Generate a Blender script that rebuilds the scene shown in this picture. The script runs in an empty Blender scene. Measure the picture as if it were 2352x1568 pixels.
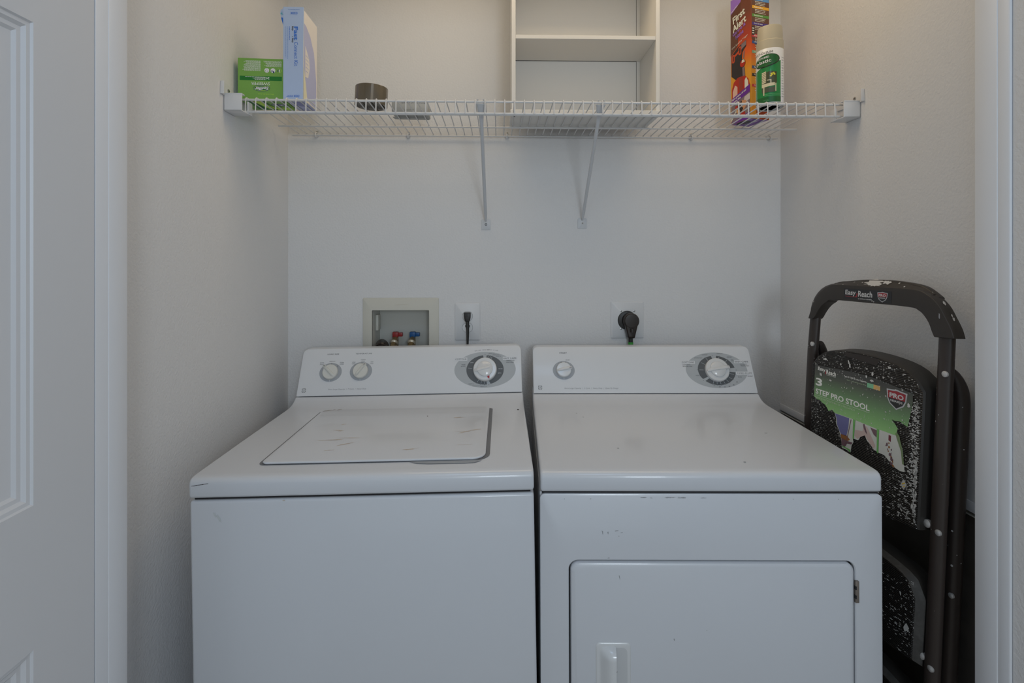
import bpy, bmesh, math, random
from mathutils import Vector, Matrix, Euler
from mathutils.geometry import tessellate_polygon

random.seed(7)
SC = bpy.context.scene
COL = SC.collection
PI = math.pi
R = math.radians

# ------------------------------------------------------------------ camera
EYE = 1.343
cam_d = bpy.data.cameras.new('camera')
cam_d.sensor_width = 36.0
cam_d.lens = 36.0 * 1190 / 2352
cam_d.shift_y = -(784 - 595) / 2352
cam_d.clip_start = 0.02
cam = bpy.data.objects.new('camera', cam_d)
COL.objects.link(cam)
cam.location = (0, 0, EYE)
cam.rotation_euler = (R(90), 0, -R(1.348))
SC.camera = cam

# ------------------------------------------------------------------ world, lights, exposure
SC.view_settings.view_transform = 'Standard'
SC.view_settings.look = 'None'
SC.view_settings.gamma = 1.0
SC.view_settings.use_curve_mapping = False
SC.view_settings.exposure = 0.0

wd = bpy.data.worlds.new('world')
SC.world = wd
wd.use_nodes = True
wd.node_tree.nodes['Background'].inputs[0].default_value = (0.88, 0.98, 1.0, 1)
wd.node_tree.nodes['Background'].inputs[1].default_value = 0.50


def area(name, loc, aim, sx, sy, power, color, spread=180):
    l = bpy.data.lights.new(name, 'AREA')
    l.shape = 'RECTANGLE'
    l.size, l.size_y = sx, sy
    l.energy = power
    l.color = color
    l.spread = R(spread)
    o = bpy.data.objects.new(name, l)
    COL.objects.link(o)
    o.location = loc
    d = Vector(aim) - Vector(loc)
    o.rotation_euler = d.to_track_quat('-Z', 'Y').to_euler()
    return o


# daylight from the hall window behind the camera
area('hall_window_light', (0.50, -1.45, 1.60), (0.10, 1.7, 1.15), 0.42, 0.55, 11.0, (0.80, 0.90, 1.0))
# added cool overhead fill in the hall, no fixture behind it
area('hall_fill_light', (0.1, 0.0, 2.40), (0.1, 0.1, 0.0), 0.4, 0.4, 2.2, (0.45, 0.68, 1.0))
# warm ceiling light inside the closet
area('closet_ceiling_light', (0.22, 1.30, 2.40), (0.22, 1.33, 0.0), 1.25, 0.3, 3.6, (1.0, 0.79, 0.52))


# ------------------------------------------------------------------ materials
def srgb(c):
    def f(v):
        v /= 255.0
        return v / 12.92 if v <= 0.04045 else ((v + 0.055) / 1.055) ** 2.4
    return (f(c[0]), f(c[1]), f(c[2]), 1)


MATS = {}


def mat(name, color, rough=0.5, metal=0.0, bump=None, coat=0.0, spec=0.5, trans=0.0, var=None):
    if name in MATS:
        return MATS[name]
    m = bpy.data.materials.new(name)
    m.use_nodes = True
    nt = m.node_tree
    p = nt.nodes['Principled BSDF']
    col = color if len(color) == 4 else (*color, 1)
    p.inputs['Base Color'].default_value = col
    p.inputs['Roughness'].default_value = rough
    p.inputs['Metallic'].default_value = metal
    p.inputs['Coat Weight'].default_value = coat
    p.inputs['Coat Roughness'].default_value = 0.08
    p.inputs['Specular IOR Level'].default_value = spec
    if trans:
        p.inputs['Transmission Weight'].default_value = trans
    if bump or var:
        tc = nt.nodes.new('ShaderNodeTexCoord')
    if bump:
        scale, strength, dist, det = bump
        n = nt.nodes.new('ShaderNodeTexNoise')
        n.inputs['Scale'].default_value = scale
        n.inputs['Detail'].default_value = det
        n.inputs['Roughness'].default_value = 0.55
        nt.links.new(tc.outputs['Object'], n.inputs['Vector'])
        b = nt.nodes.new('ShaderNodeBump')
        b.inputs['Strength'].default_value = strength
        b.inputs['Distance'].default_value = dist
        nt.links.new(n.outputs['Fac'], b.inputs['Height'])
        nt.links.new(b.outputs['Normal'], p.inputs['Normal'])
    if var:
        scale, c2, lo, hi = var
        n = nt.nodes.new('ShaderNodeTexNoise')
        n.inputs['Scale'].default_value = scale
        n.inputs['Detail'].default_value = 4
        nt.links.new(tc.outputs['Object'], n.inputs['Vector'])
        mr = nt.nodes.new('ShaderNodeMapRange')
        mr.inputs[1].default_value, mr.inputs[2].default_value = lo, hi
        nt.links.new(n.outputs['Fac'], mr.inputs[0])
        mx = nt.nodes.new('ShaderNodeMix')
        mx.data_type = 'RGBA'
        mx.inputs['A'].default_value = col
        mx.inputs['B'].default_value = c2 if len(c2) == 4 else (*c2, 1)
        nt.links.new(mr.outputs[0], mx.inputs['Factor'])
        nt.links.new(mx.outputs['Result'], p.inputs['Base Color'])
    MATS[name] = m
    return m


def speckled(name, base, rough, spots, ridges=None):
    """dark plastic / painted steel carrying dried white paint specks; spots = [(scale, radius, mask_scale, mask_lo, stretch)]"""
    m = bpy.data.materials.new(name)
    m.use_nodes = True
    nt = m.node_tree
    L = nt.links.new
    p = nt.nodes['Principled BSDF']
    p.inputs['Roughness'].default_value = rough
    tc = nt.nodes.new('ShaderNodeTexCoord')
    prev = None
    for scale, radius, ms, mlo, st in spots:
        mp = nt.nodes.new('ShaderNodeMapping')
        mp.inputs['Scale'].default_value = st
        L(tc.outputs['Object'], mp.inputs['Vector'])
        v = nt.nodes.new('ShaderNodeTexVoronoi')
        v.inputs['Scale'].default_value = scale
        L(mp.outputs[0], v.inputs['Vector'])
        # distort radius per cell
        wn = nt.nodes.new('ShaderNodeSeparateColor')
        L(v.outputs['Color'], wn.inputs[0])
        mul = nt.nodes.new('ShaderNodeMath'); mul.operation = 'MULTIPLY'
        L(wn.outputs[0], mul.inputs[0]); mul.inputs[1].default_value = radius
        lt = nt.nodes.new('ShaderNodeMath'); lt.operation = 'LESS_THAN'
        L(v.outputs['Distance'], lt.inputs[0]); L(mul.outputs[0], lt.inputs[1])
        n = nt.nodes.new('ShaderNodeTexNoise')
        n.inputs['Scale'].default_value = ms; n.inputs['Detail'].default_value = 3
        L(tc.outputs['Object'], n.inputs['Vector'])
        gt = nt.nodes.new('ShaderNodeMath'); gt.operation = 'GREATER_THAN'
        L(n.outputs['Fac'], gt.inputs[0]); gt.inputs[1].default_value = mlo
        an = nt.nodes.new('ShaderNodeMath'); an.operation = 'MULTIPLY'
        L(lt.outputs[0], an.inputs[0]); L(gt.outputs[0], an.inputs[1])
        if prev is None:
            prev = an
        else:
            mxm = nt.nodes.new('ShaderNodeMath'); mxm.operation = 'MAXIMUM'
            L(prev.outputs[0], mxm.inputs[0]); L(an.outputs[0], mxm.inputs[1]); prev = mxm
    mx = nt.nodes.new('ShaderNodeMix'); mx.data_type = 'RGBA'
    mx.inputs['A'].default_value = (*base, 1)
    mx.inputs['B'].default_value = (0.55, 0.55, 0.54, 1)
    L(prev.outputs[0], mx.inputs['Factor'])
    L(mx.outputs['Result'], p.inputs['Base Color'])
    if ridges:
        w = nt.nodes.new('ShaderNodeTexWave')
        w.wave_type = 'BANDS'; w.bands_direction = 'Z'
        w.inputs['Scale'].default_value = ridges
        w.inputs['Distortion'].default_value = 0.6
        w.inputs['Detail'].default_value = 1
        w.inputs['Detail Scale'].default_value = 6
        L(tc.outputs['Object'], w.inputs['Vector'])
        b = nt.nodes.new('ShaderNodeBump')
        b.inputs['Strength'].default_value = 0.7; b.inputs['Distance'].default_value = 0.002
        L(w.outputs['Fac'], b.inputs['Height']); L(b.outputs['Normal'], p.inputs['Normal'])
    MATS[name] = m
    return m


WALL = mat('wall_paint', (0.775, 0.775, 0.78), 0.75, bump=(165, 0.42, 0.0032, 3), spec=0.3)
CEIL = mat('ceiling_paint', (0.80, 0.79, 0.77), 0.85, bump=(90, 0.3, 0.004, 2))
TRIM = mat('trim_paint', (0.81, 0.83, 0.87), 0.38, bump=(14, 0.05, 0.002, 1))
DOORM = mat('door_paint', (0.72, 0.73, 0.755), 0.42, bump=(30, 0.06, 0.001, 2))
FLOORM = mat('vinyl_floor', (0.34, 0.29, 0.24), 0.5, var=(6, (0.25, 0.20, 0.16), 0.4, 0.6))
ENAMEL = mat('white_enamel', (0.69, 0.71, 0.75), 0.28, coat=0.3)
PANELW = mat('white_panel', (0.75, 0.77, 0.80), 0.33, coat=0.15)
KNOBW = mat('ivory_knob', (0.72, 0.72, 0.68), 0.25, coat=0.3)
KNOBX = mat('white_knob', (0.75, 0.76, 0.77), 0.22, coat=0.4)
PRINT = mat('grey_print', (0.17, 0.175, 0.19), 0.5)
PRINTL = mat('light_grey_print', (0.33, 0.34, 0.36), 0.5)
DIALG = mat('dial_light_grey', (0.47, 0.50, 0.525), 0.45)
DIALD = mat('dial_dark_grey', (0.115, 0.125, 0.135), 0.45)
RINGG = mat('knob_ring_grey', (0.40, 0.425, 0.46), 0.45)
REDM = mat('red_pointer', (0.42, 0.015, 0.02), 0.4)
RUST = mat('tan_rust_smudge', (0.60, 0.53, 0.465), 0.6)
GREYMK = mat('grey_scuff', (0.36, 0.37, 0.39), 0.6)
DARKMK = mat('dark_chip', (0.05, 0.045, 0.04), 0.7)
DARKIN = mat('dark_seam', (0.02, 0.02, 0.022), 0.8)
HINGE = mat('hinge_metal', (0.28, 0.24, 0.21), 0.45, metal=0.6)
WIREM = mat('white_vinyl_wire', (0.72, 0.725, 0.735), 0.4)
WPLAS = mat('white_plastic', (0.74, 0.75, 0.765), 0.38)
BRACE = mat('brace_enamel', (0.62, 0.64, 0.67), 0.4)
STEEL = mat('screw_steel', (0.45, 0.45, 0.44), 0.35, metal=0.9)
IVORY = mat('ivory_plastic', (0.66, 0.645, 0.575), 0.5)
MELA = mat('white_melamine', (0.78, 0.765, 0.735), 0.45)
BLACKP = mat('black_plastic', (0.016, 0.015, 0.014), 0.42)
BROWNP = mat('brown_black_plastic', (0.022, 0.015, 0.012), 0.35)
BRASS = mat('brass', (0.36, 0.27, 0.15), 0.38, metal=0.8)
GALV = mat('galvanised_collar', (0.55, 0.50, 0.40), 0.4, metal=0.5)
VRED = mat('valve_red', (0.33, 0.02, 0.02), 0.4)
VBLUE = mat('valve_blue', (0.005, 0.09, 0.28), 0.4)
GREENL = mat('green_tag', (0.05, 0.36, 0.05), 0.5)
TAPEM = mat('tan_packing_tape', (0.105, 0.082, 0.052), 0.2, coat=0.5, var=(3, (0.13, 0.105, 0.07), 0.4, 0.6))
CARDB = mat('cardboard_core', (0.84, 0.73, 0.60), 0.8)
GREYBX = mat('pale_grey_carton', (0.44, 0.445, 0.43), 0.6, bump=(60, 0.3, 0.002, 3))
BRONZE = mat('bronze_steel', (0.040, 0.030, 0.025), 0.42, metal=0.25)
STOOLP = mat('black_stool_plastic', (0.030, 0.027, 0.024), 0.48, bump=(400, 0.15, 0.0006, 2))
RIVET = mat('rivet_aluminium', (0.62, 0.61, 0.60), 0.4, metal=0.5)
SPLAT = mat('dried_white_paint', (0.60, 0.59, 0.57), 0.6)
DARKPAN = mat('dark_filter_panel', (0.10, 0.085, 0.072), 0.6, var=(9, (0.15, 0.135, 0.12), 0.35, 0.65))
STEPFACE = speckled('speckled_tread', (0.014, 0.012, 0.0105), 0.5,
                    [(300, 0.34, 16, 0.55, (0.6, 1, 1)), (90, 0.13, 10, 0.50, (1, 1, 1)), (420, 0.36, 22, 0.52, (0.35, 1, 1.3))], ridges=85)
SPECK2 = speckled('speckled_lower_tread', (0.012, 0.010, 0.009), 0.5,
                  [(260, 0.36, 18, 0.52, (0.35, 1, 1.2)), (80, 0.13, 10, 0.52, (1, 1, 1))], ridges=85)
FRAMESP = speckled('speckled_bronze_tube', (0.040, 0.030, 0.026), 0.40, [(70, 0.16, 11, 0.50, (1, 1, 1))])
HANDSP = speckled('speckled_handle', (0.036, 0.030, 0.026), 0.46, [(75, 0.10, 11, 0.52, (1, 1, 1))])


def flat(name, rgb255, rough=0.5, k=1.0, coat=0.0):
    c = srgb(rgb255)
    k *= 1.55
    return mat(name, tuple(min(0.88, v * k) for v in c[:3]), rough, coat=coat)


# ------------------------------------------------------------------ mesh builder
_text_cache = {}


def text_geo(s, bold=0.0, shear=0.0, space=1.0):
    if any(c in s for c in 'MW'):
        bold = min(bold, 0.0)      # thickened M and W outlines close up
    key = (s, bold, shear, space)
    if key in _text_cache:
        return _text_cache[key]
    cu = bpy.data.curves.new('t', 'FONT')
    cu.body = s
    cu.size = 1.0
    cu.offset = bold
    cu.shear = shear
    cu.space_character = space
    cu.resolution_u = 3
    ob = bpy.data.objects.new('t', cu)
    COL.objects.link(ob)
    dg = bpy.context.evaluated_depsgraph_get()
    me = bpy.data.meshes.new_from_object(ob.evaluated_get(dg))
    vs = [(v.co.x, v.co.y) for v in me.vertices]
    fs = [tuple(p.vertices) for p in me.polygons]
    bpy.data.objects.remove(ob)
    bpy.data.curves.remove(cu)
    bpy.data.meshes.remove(me)
    x0 = min(v[0] for v in vs); x1 = max(v[0] for v in vs)
    y0 = min(v[1] for v in vs); y1 = max(v[1] for v in vs)
    out = ([((x - x0) / (x1 - x0), (y - y0) / (y1 - y0)) for x, y in vs], fs, (x1 - x0), (y1 - y0))
    _text_cache[key] = out
    return out


def rr(x0, x1, y0, y1, r, k=5):
    """rounded rectangle, counter clockwise; r may be 4 radii (bl, br, tr, tl)"""
    if not isinstance(r, (tuple, list)):
        r = (r,) * 4
    pts = []
    for (cx, cy, a, q) in ((x0 + r[0], y0 + r[0], PI, r[0]), (x1 - r[1], y0 + r[1], 1.5 * PI, r[1]),
                           (x1 - r[2], y1 - r[2], 0, r[2]), (x0 + r[3], y1 - r[3], 0.5 * PI, r[3])):
        for i in range(k + 1):
            t = a + 0.5 * PI * i / k
            pts.append((cx + q * math.cos(t), cy + q * math.sin(t)))
    return pts


def spline(pts, n=4):
    """open Catmull-Rom curve through 2-D or 3-D points"""
    P = [Vector(p) for p in pts]
    out = []
    for i in range(len(P) - 1):
        a, b, c, d = P[max(i - 1, 0)], P[i], P[i + 1], P[min(i + 2, len(P) - 1)]
        for k in range(n):
            t = k / n
            out.append(tuple(0.5 * (2 * b + (c - a) * t + (2 * a - 5 * b + 4 * c - d) * t * t + (3 * b - a - 3 * c + d) * t ** 3)))
    out.append(tuple(P[-1]))
    return out


def ell(cx, cy, rx, ry, n=32, a0=0.0, a1=2 * PI):
    full = abs(a1 - a0 - 2 * PI) < 1e-6
    m = n if full else n + 1
    return [(cx + rx * math.cos(a0 + (a1 - a0) * i / n), cy + ry * math.sin(a0 + (a1 - a0) * i / n)) for i in range(m)]


class MB:
    def __init__(self):
        self.v, self.f, self.mi, self.mats = [], [], [], []

    def slot(self, m):
        if m not in self.mats:
            self.mats.append(m)
        return self.mats.index(m)

    def add(self, vs, fs, m):
        o = len(self.v)
        self.v += [tuple(p) for p in vs]
        k = self.slot(m)
        for f in fs:
            self.f.append(tuple(i + o for i in f))
            self.mi.append(k)
        return self

    def box(self, x0, x1, y0, y1, z0, z1, m, bev=0.0, seg=2):
        if bev <= 0:
            vs = [(x0, y0, z0), (x1, y0, z0), (x1, y1, z0), (x0, y1, z0), (x0, y0, z1), (x1, y0, z1), (x1, y1, z1), (x0, y1, z1)]
            fs = [(3, 2, 1, 0), (4, 5, 6, 7), (0, 1, 5, 4), (1, 2, 6, 5), (2, 3, 7, 6), (3, 0, 4, 7)]
            return self.add(vs, fs, m)
        bm = bmesh.new()
        bmesh.ops.create_cube(bm, size=1.0)
        for v in bm.verts:
            v.co = ((x0 + x1) / 2 + v.co.x * (x1 - x0), (y0 + y1) / 2 + v.co.y * (y1 - y0), (z0 + z1) / 2 + v.co.z * (z1 - z0))
        bmesh.ops.bevel(bm, geom=bm.edges[:], offset=bev, segments=seg, profile=0.5, affect='EDGES')
        return self.bm(bm, m)

    def bm(self, bm, m):
        bm.verts.index_update()
        vs = [v.co[:] for v in bm.verts]
        fs = [tuple(v.index for v in f.verts) for f in bm.faces]
        bm.free()
        return self.add(vs, fs, m)

    def prism(self, pts, fn0, fn1, m, bev=0.0, seg=2, ang=35, caps=True):
        """pts 2-D loop; fn0/fn1 map a 2-D point to the near / far 3-D point"""
        bm = bmesh.new()
        a = [bm.verts.new(fn0(p)) for p in pts]
        b = [bm.verts.new(fn1(p)) for p in pts]
        n = len(pts)
        for i in range(n):
            bm.faces.new((a[i], a[(i + 1) % n], b[(i + 1) % n], b[i]))
        if caps:
            bm.faces.new(a[::-1])
            bm.faces.new(b)
        bmesh.ops.recalc_face_normals(bm, faces=bm.faces[:])
        if bev > 0:
            es = [e for e in bm.edges if len(e.link_faces) == 2 and e.calc_face_angle(0) > R(ang)]
            bmesh.ops.bevel(bm, geom=es, offset=bev, segments=seg, profile=0.5, affect='EDGES', clamp_overlap=True)
        bmesh.ops.triangulate(bm, faces=[f for f in bm.faces if len(f.verts) > 4])
        return self.bm(bm, m)

    def loops(self, rings, m, close=True, cap0=False, cap1=False):
        n = len(rings[0])
        vs, fs = [], []
        for r in rings:
            vs += r
        for j in range(len(rings) - 1):
            for i in range(n if close else n - 1):
                k = (i + 1) % n
                fs.append((j * n + i, j * n + k, (j + 1) * n + k, (j + 1) * n + i))
        if cap0:
            fs.append(tuple(range(n))[::-1])
        if cap1:
            fs.append(tuple((len(rings) - 1) * n + i for i in range(n)))
        return self.add(vs, fs, m)

    def tube(self, path, r, m, n=10, closed=False, caps=True, ry=None):
        pts = [Vector(p) for p in path]
        rad = r if isinstance(r, (list, tuple)) else [r] * len(pts)
        rings = []
        up = None
        N = len(pts)
        for i, p in enumerate(pts):
            if closed:
                t = pts[(i + 1) % N] - pts[i - 1]
            elif i == 0:
                t = pts[1] - pts[0]
            elif i == N - 1:
                t = pts[-1] - pts[-2]
            else:
                t = (pts[i + 1] - p).normalized() + (p - pts[i - 1]).normalized()
            t.normalize()
            if up is None:
                up = Vector((0, 0, 1)) if abs(t.z) < 0.9 else Vector((0, 1, 0))
            sx = t.cross(up).normalized()
            up = sx.cross(t).normalized()
            q = rad[i]
            rings.append([tuple(p + sx * (q * math.cos(2 * PI * k / n)) + up * ((ry[i] if ry else q) * math.sin(2 * PI * k / n))) for k in range(n)])
        if closed:
            rings.append(rings[0])
            return self.loops(rings, m)
        return self.loops(rings, m, cap0=caps, cap1=caps)

    def lathe(self, prof, m, c=(0, 0, 0), n=32, M=None):
        """prof [(r, z)] about local z"""
        rings = []
        for r, z in prof:
            ring = []
            for k in range(n):
                v = Vector((c[0] + r * math.cos(2 * PI * k / n), c[1] + r * math.sin(2 * PI * k / n), c[2] + z))
                if M is not None:
                    v = M @ v
                ring.append(tuple(v))
            rings.append(ring)
        return self.loops(rings, m, cap0=prof[0][0] > 1e-6, cap1=prof[-1][0] > 1e-6)

    def poly(self, pts3, m):
        tris = tessellate_polygon([[Vector(p) for p in pts3]])
        return self.add(pts3, [tuple(t) for t in tris], m)

    def p2(self, pts, fn, m):
        """planar 2-D outline mapped by fn to 3-D"""
        tris = tessellate_polygon([[Vector((p[0], p[1], 0)) for p in pts]])
        return self.add([fn(p) for p in pts], [tuple(t) for t in tris], m)

    def text(self, s, x0, y0, w, h, fn, m, bold=0.0, shear=0.0, rot=0.0, space=1.0, center=False):
        """fit the string into width w and height h (either may be None), lower-left at x0,y0 in fn's 2-D space"""
        vs, fs, tw, th = text_geo(s, bold, shear, space)
        if w is None:
            w = h * tw / th
        if h is None:
            h = w * th / tw
        if center:
            x0, y0 = x0 - w / 2, y0 - h / 2
        c, sn = math.cos(rot), math.sin(rot)
        out = []
        for a, b in vs:
            a, b = a * w, b * h
            if center:
                a -= w / 2; b -= h / 2
                out.append(fn((x0 + w / 2 + a * c - b * sn, y0 + h / 2 + a * sn + b * c)))
            else:
                out.append(fn((x0 + a * c - b * sn, y0 + a * sn + b * c)))
        return self.add(out, fs, m)

    def build(self, name, parent=None, loc=None, rot=None, smooth=35, mod=None):
        me = bpy.data.meshes.new(name)
        me.from_pydata(self.v, [], self.f)
        for m in self.mats:
            me.materials.append(m)
        me.polygons.foreach_set('material_index', self.mi)
        if smooth:
            me.polygons.foreach_set('use_smooth', [True] * len(me.polygons))
            me.update()
            me.set_sharp_from_angle(angle=R(smooth))
        me.update()
        o = bpy.data.objects.new(name, me)
        COL.objects.link(o)
        if parent:
            o.parent = parent
        if loc:
            o.location = loc
        if rot:
            o.rotation_euler = rot
        return o


def tag(o, label, cat, group=None):
    o['label'] = label
    o['category'] = cat
    if group:
        o['group'] = group
    return o


def thing(name, label, cat, loc=(0, 0, 0), rot=(0, 0, 0), group=None):
    o = bpy.data.objects.new(name, None)
    o.empty_display_size = 0.05
    COL.objects.link(o)
    o.location = loc
    o.rotation_euler = rot
    return tag(o, label, cat, group)


def structure(o):
    o['kind'] = 'structure'
    return o


# ------------------------------------------------------------------ setting
XL, XR, YB = -0.709, 0.962, 1.753        # closet side walls and back wall
YF = 0.950                                # inner face of the front wall
CZ = 2.44
BX0, BX1, BZ0, BZ1 = -0.4289, -0.2378, 0.99, 1.1717   # hole for the washer outlet box

mb = MB(); mb.box(-1.9, 2.0, -2.0, YB + 0.1, -0.06, 0.0, FLOORM); structure(mb.build('floor', smooth=0))
mb = MB(); mb.box(-1.9, 2.0, -2.0, YB + 0.1, CZ, CZ + 0.06, CEIL); structure(mb.build('ceiling', smooth=0))
mb = MB()
T = 0.12
mb.box(XL - T, BX0, YB, YB + T, 0, CZ, WALL)
mb.box(BX1, XR + T, YB, YB + T, 0, CZ, WALL)
mb.box(BX0, BX1, YB, YB + T, 0, BZ0, WALL)
mb.box(BX0, BX1, YB, YB + T, BZ1, CZ, WALL)
structure(mb.build('wall_back', smooth=0))
mb = MB(); mb.box(XL - T, XL, 0.901, YB, 0, CZ, WALL); structure(mb.build('wall_left', smooth=0))
# right wall, with the opening of the dark panel
RZ0, RZ1, RY0, RY1 = 0.20, 0.828, 0.99, 1.752
mb = MB()
mb.box(XR, XR + T, YF, RY0, 0, CZ, WALL)
mb.box(XR, XR + T, RY0, YB, RZ1, CZ, WALL)
mb.box(XR, XR + T, RY0, YB, 0, RZ0, WALL)
mb.box(XR + 0.03, XR + T, RY0, YB, RZ0, RZ1, WALL)
structure(mb.build('wall_right', smooth=0))
# front wall with the closet opening
JL, JR, HZ = -0.6355, 0.8885, 2.06
mb = MB()
mb.box(XL - T - 0.9, JL - 0.02, 0.885, 0.9005, 0, CZ, WALL)
mb.box(JR + 0.02, XR + T + 0.9, 0.887, YF - 0.002, 0, CZ, WALL)
mb.box(JL - 0.02, JR + 0.02, 0.885, YF - 0.002, HZ + 0.02, CZ, WALL)
structure(mb.build('wall_front', smooth=0))
# jambs and header (painted wood)
mb = MB()
mb.box(JL - 0.02, JL - 0.0015, 0.832, 0.9, 0, HZ, TRIM, 0.002)
mb.box(JL - 0.02, JL, 0.8576, 0.9012, 0, HZ, TRIM, 0.003)
structure(mb.build('trim_1'))
mb = MB()
mb.box(JR + 0.0015, JR + 0.02, 0.884, 0.912, 0, HZ, TRIM, 0.003)
mb.box(JR, JR + 0.02, 0.9055, 0.9496, 0, HZ, TRIM, 0.002)
structure(mb.build('trim_2'))
mb = MB(); mb.box(JL - 0.02, JR, 0.86, YF, HZ, HZ + 0.02, TRIM, 0.002); structure(mb.build('trim_3'))
# hall walls
mb = MB(); mb.box(JR + 0.006, JR + 0.12, -2.0, 0.8825, 0, CZ, WALL); structure(mb.build('wall_hall_right', smooth=0))
mb = MB(); mb.box(-1.4, -1.3, -2.0, 0.885, 0, CZ, WALL); structure(mb.build('wall_hall_left', smooth=0))


# open door leaf on the left, with moulded panels
def door_leaf():
    mb = MB()
    y0, y1, z0, z1 = 0.20, 0.8295, 0.012, 2.03
    panels = [(0.31, 0.7235, 1.0065, 1.6667), (0.31, 0.7235, 0.20, 0.8085), (0.31, 0.7235, 1.78, 1.93)]
    # face on the plane x = JL - 0.001, looking towards +x
    X = JL - 0.002
    ys = sorted({y0, y1, 0.31, 0.7235})
    zs = sorted({z0, z1, *[p[2] for p in panels], *[p[3] for p in panels]})
    for i in range(len(ys) - 1):
        for j in range(len(zs) - 1):
            cy, cz = (ys[i] + ys[i + 1]) / 2, (zs[j] + zs[j + 1]) / 2
            if any(p[0] < cy < p[1] and p[2] < cz < p[3] for p in panels):
                continue
            mb.add([(X, ys[i], zs[j]), (X, ys[i + 1], zs[j]), (X, ys[i + 1], zs[j + 1]), (X, ys[i], zs[j + 1])], [(0, 1, 2, 3)], DOORM)
    prof = [(0, 0), (0.002, -0.003), (0.007, -0.0035), (0.011, -0.0075), (0.0165, -0.008), (0.0205, -0.0115), (0.027, -0.0125), (0.050, -0.0125), (0.085, -0.0045)]
    for a, b, c, d in panels:
        rings = [[(X + h, a + s, c + s), (X + h, b - s, c + s), (X + h, b - s, d - s), (X + h, a + s, d - s)] for s, h in prof if s < 0.45 * (d - c)]
        mb.loops(rings, DOORM, cap1=True)
    # edges and back
    xb = X - 0.033
    mb.add([(X, y1, z0), (xb, y1, z0), (xb, y1, z1), (X, y1, z1)], [(0, 1, 2, 3)], DOORM)
    mb.add([(X, y0, z0), (X, y0, z1), (xb, y0, z1), (xb, y0, z0)], [(0, 1, 2, 3)], DOORM)
    mb.add([(xb, y0, z0), (xb, y0, z1), (xb, y1, z1), (xb, y1, z0)], [(0, 1, 2, 3)], DOORM)
    mb.add([(X, y0, z1), (X, y1, z1), (xb, y1, z1), (xb, y0, z1)], [(0, 1, 2, 3)], DOORM)
    mb.add([(X, y0, z0), (xb, y0, z0), (xb, y1, z0), (X, y1, z0)], [(0, 1, 2, 3)], DOORM)
    return structure(mb.build('door_1', smooth=20))


door_leaf()


# ------------------------------------------------------------------ washer and dryer
TAU = math.atan2(0.069, 0.130)
PLEN = 0.147
DW = 0.342        # half width


def F3(y):
    return lambda p: (p[0], y, p[1])


def blob(cx, cy, rx, ry, rot=0.0, n=12, jit=0.35, rnd=random):
    pts = []
    for i in range(n):
        a = 2 * PI * i / n
        k = 1 + jit * (rnd.random() - 0.5) * 2
        x, y = rx * k * math.cos(a), ry * k * math.sin(a)
        pts.append((cx + x * math.cos(rot) - y * math.sin(rot), cy + x * math.sin(rot) + y * math.cos(rot)))
    return pts


def knob_mesh(r, h, grip_w, grip_h, angle, m, mark=None, pointer=None, over=1.0):
    """turned knob with a bar grip; local z is the axis; angle = direction of the grip's pointer end"""
    mb = MB()
    mb.lathe([(r * 1.03, 0.0), (r * 1.03, h * 0.5), (r, h * 0.85), (r * 0.93, h), (0.0, h * 1.03)], m, n=40)
    ca, sa = math.cos(angle), math.sin(angle)

    def T(x, y, z):
        return (x * ca - y * sa, x * sa + y * ca, z)
    rings = []
    L0, L1 = -r * 0.92, r * over
    for i in range(13):
        t = i / 12
        x = L0 + (L1 - L0) * t
        e = min(1.0, math.sin(PI * min(max(t, 0.02), 0.98)) * 1.9 + 0.15)
        hh = h * 0.9 + grip_h * e
        w = grip_w * (0.75 + 0.25 * e)
        rings.append([T(x, w * 1.5, h * 0.9), T(x, w * 0.9, hh * 0.86 + h * 0.1), T(x, w * 0.45, hh), T(x, -w * 0.45, hh), T(x, -w * 0.7, hh * 0.9), T(x, -w * 0.95, h * 0.9)])
    mb.loops(rings, m, cap0=True, cap1=True)
    if mark:
        z = h * 0.9 + grip_h * 0.93
        x0 = r * over * 0.62; x1 = r * over * 0.95
        z2 = h * 0.9 + grip_h * 0.75
        mb.add([T(x0, 0.0009, h * 0.92 + grip_h * 1.02), T(x0, -0.0009, h * 0.92 + grip_h * 1.02), T(x1, -0.0009, z2), T(x1, 0.0009, z2)], [(0, 1, 2, 3)], mark)
    if pointer:
        a, pm = pointer
        c2, s2 = math.cos(a), math.sin(a)
        q = [(r * 0.97, 0), (r * 0.70, r * 0.13), (r * 0.72, -r * 0.13)]
        mb.poly([(x * c2 - y * s2, x * s2 + y * c2, h * 1.045 + 0.0006) for x, y in q], pm)
    return mb


def small_dial(mb, u, v, fn, lab, ticks):
    mb.p2(ell(u, v, 0.034, 0.0292, 40), fn(1), RINGG)
    for a in ticks:
        mb.p2(ell(u + 0.0285 * math.cos(a), v + 0.0262 * math.sin(a), 0.0017, 0.0015, 8), fn(2), PRINT)
    mb.p2([(u - 0.0006, v - 0.0285), (u + 0.0006, v - 0.0285), (u + 0.0006, v - 0.0235), (u - 0.0006, v - 0.0235)], fn(2), PANELW)
    for s, x, y, w in lab:
        mb.text(s, x, y, w, 0.0032, fn(1), PRINT, bold=0.01)


def ring_arc(mb, u, v, r0, r1, ratio, a0, a1, fn, m, n=24):
    o = [(u + r1 * math.cos(a0 + (a1 - a0) * i / n), v + r1 * ratio * math.sin(a0 + (a1 - a0) * i / n)) for i in range(n + 1)]
    q = [(u + r0 * math.cos(a0 + (a1 - a0) * i / n), v + r0 * math.sin(a0 + (a1 - a0) * i / n)) for i in range(n + 1)]
    vs = [fn(p) for p in o] + [fn(p) for p in q]
    mb.add(vs, [(i, n + 1 + i, n + 2 + i, i + 1) for i in range(n)], m)


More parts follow.
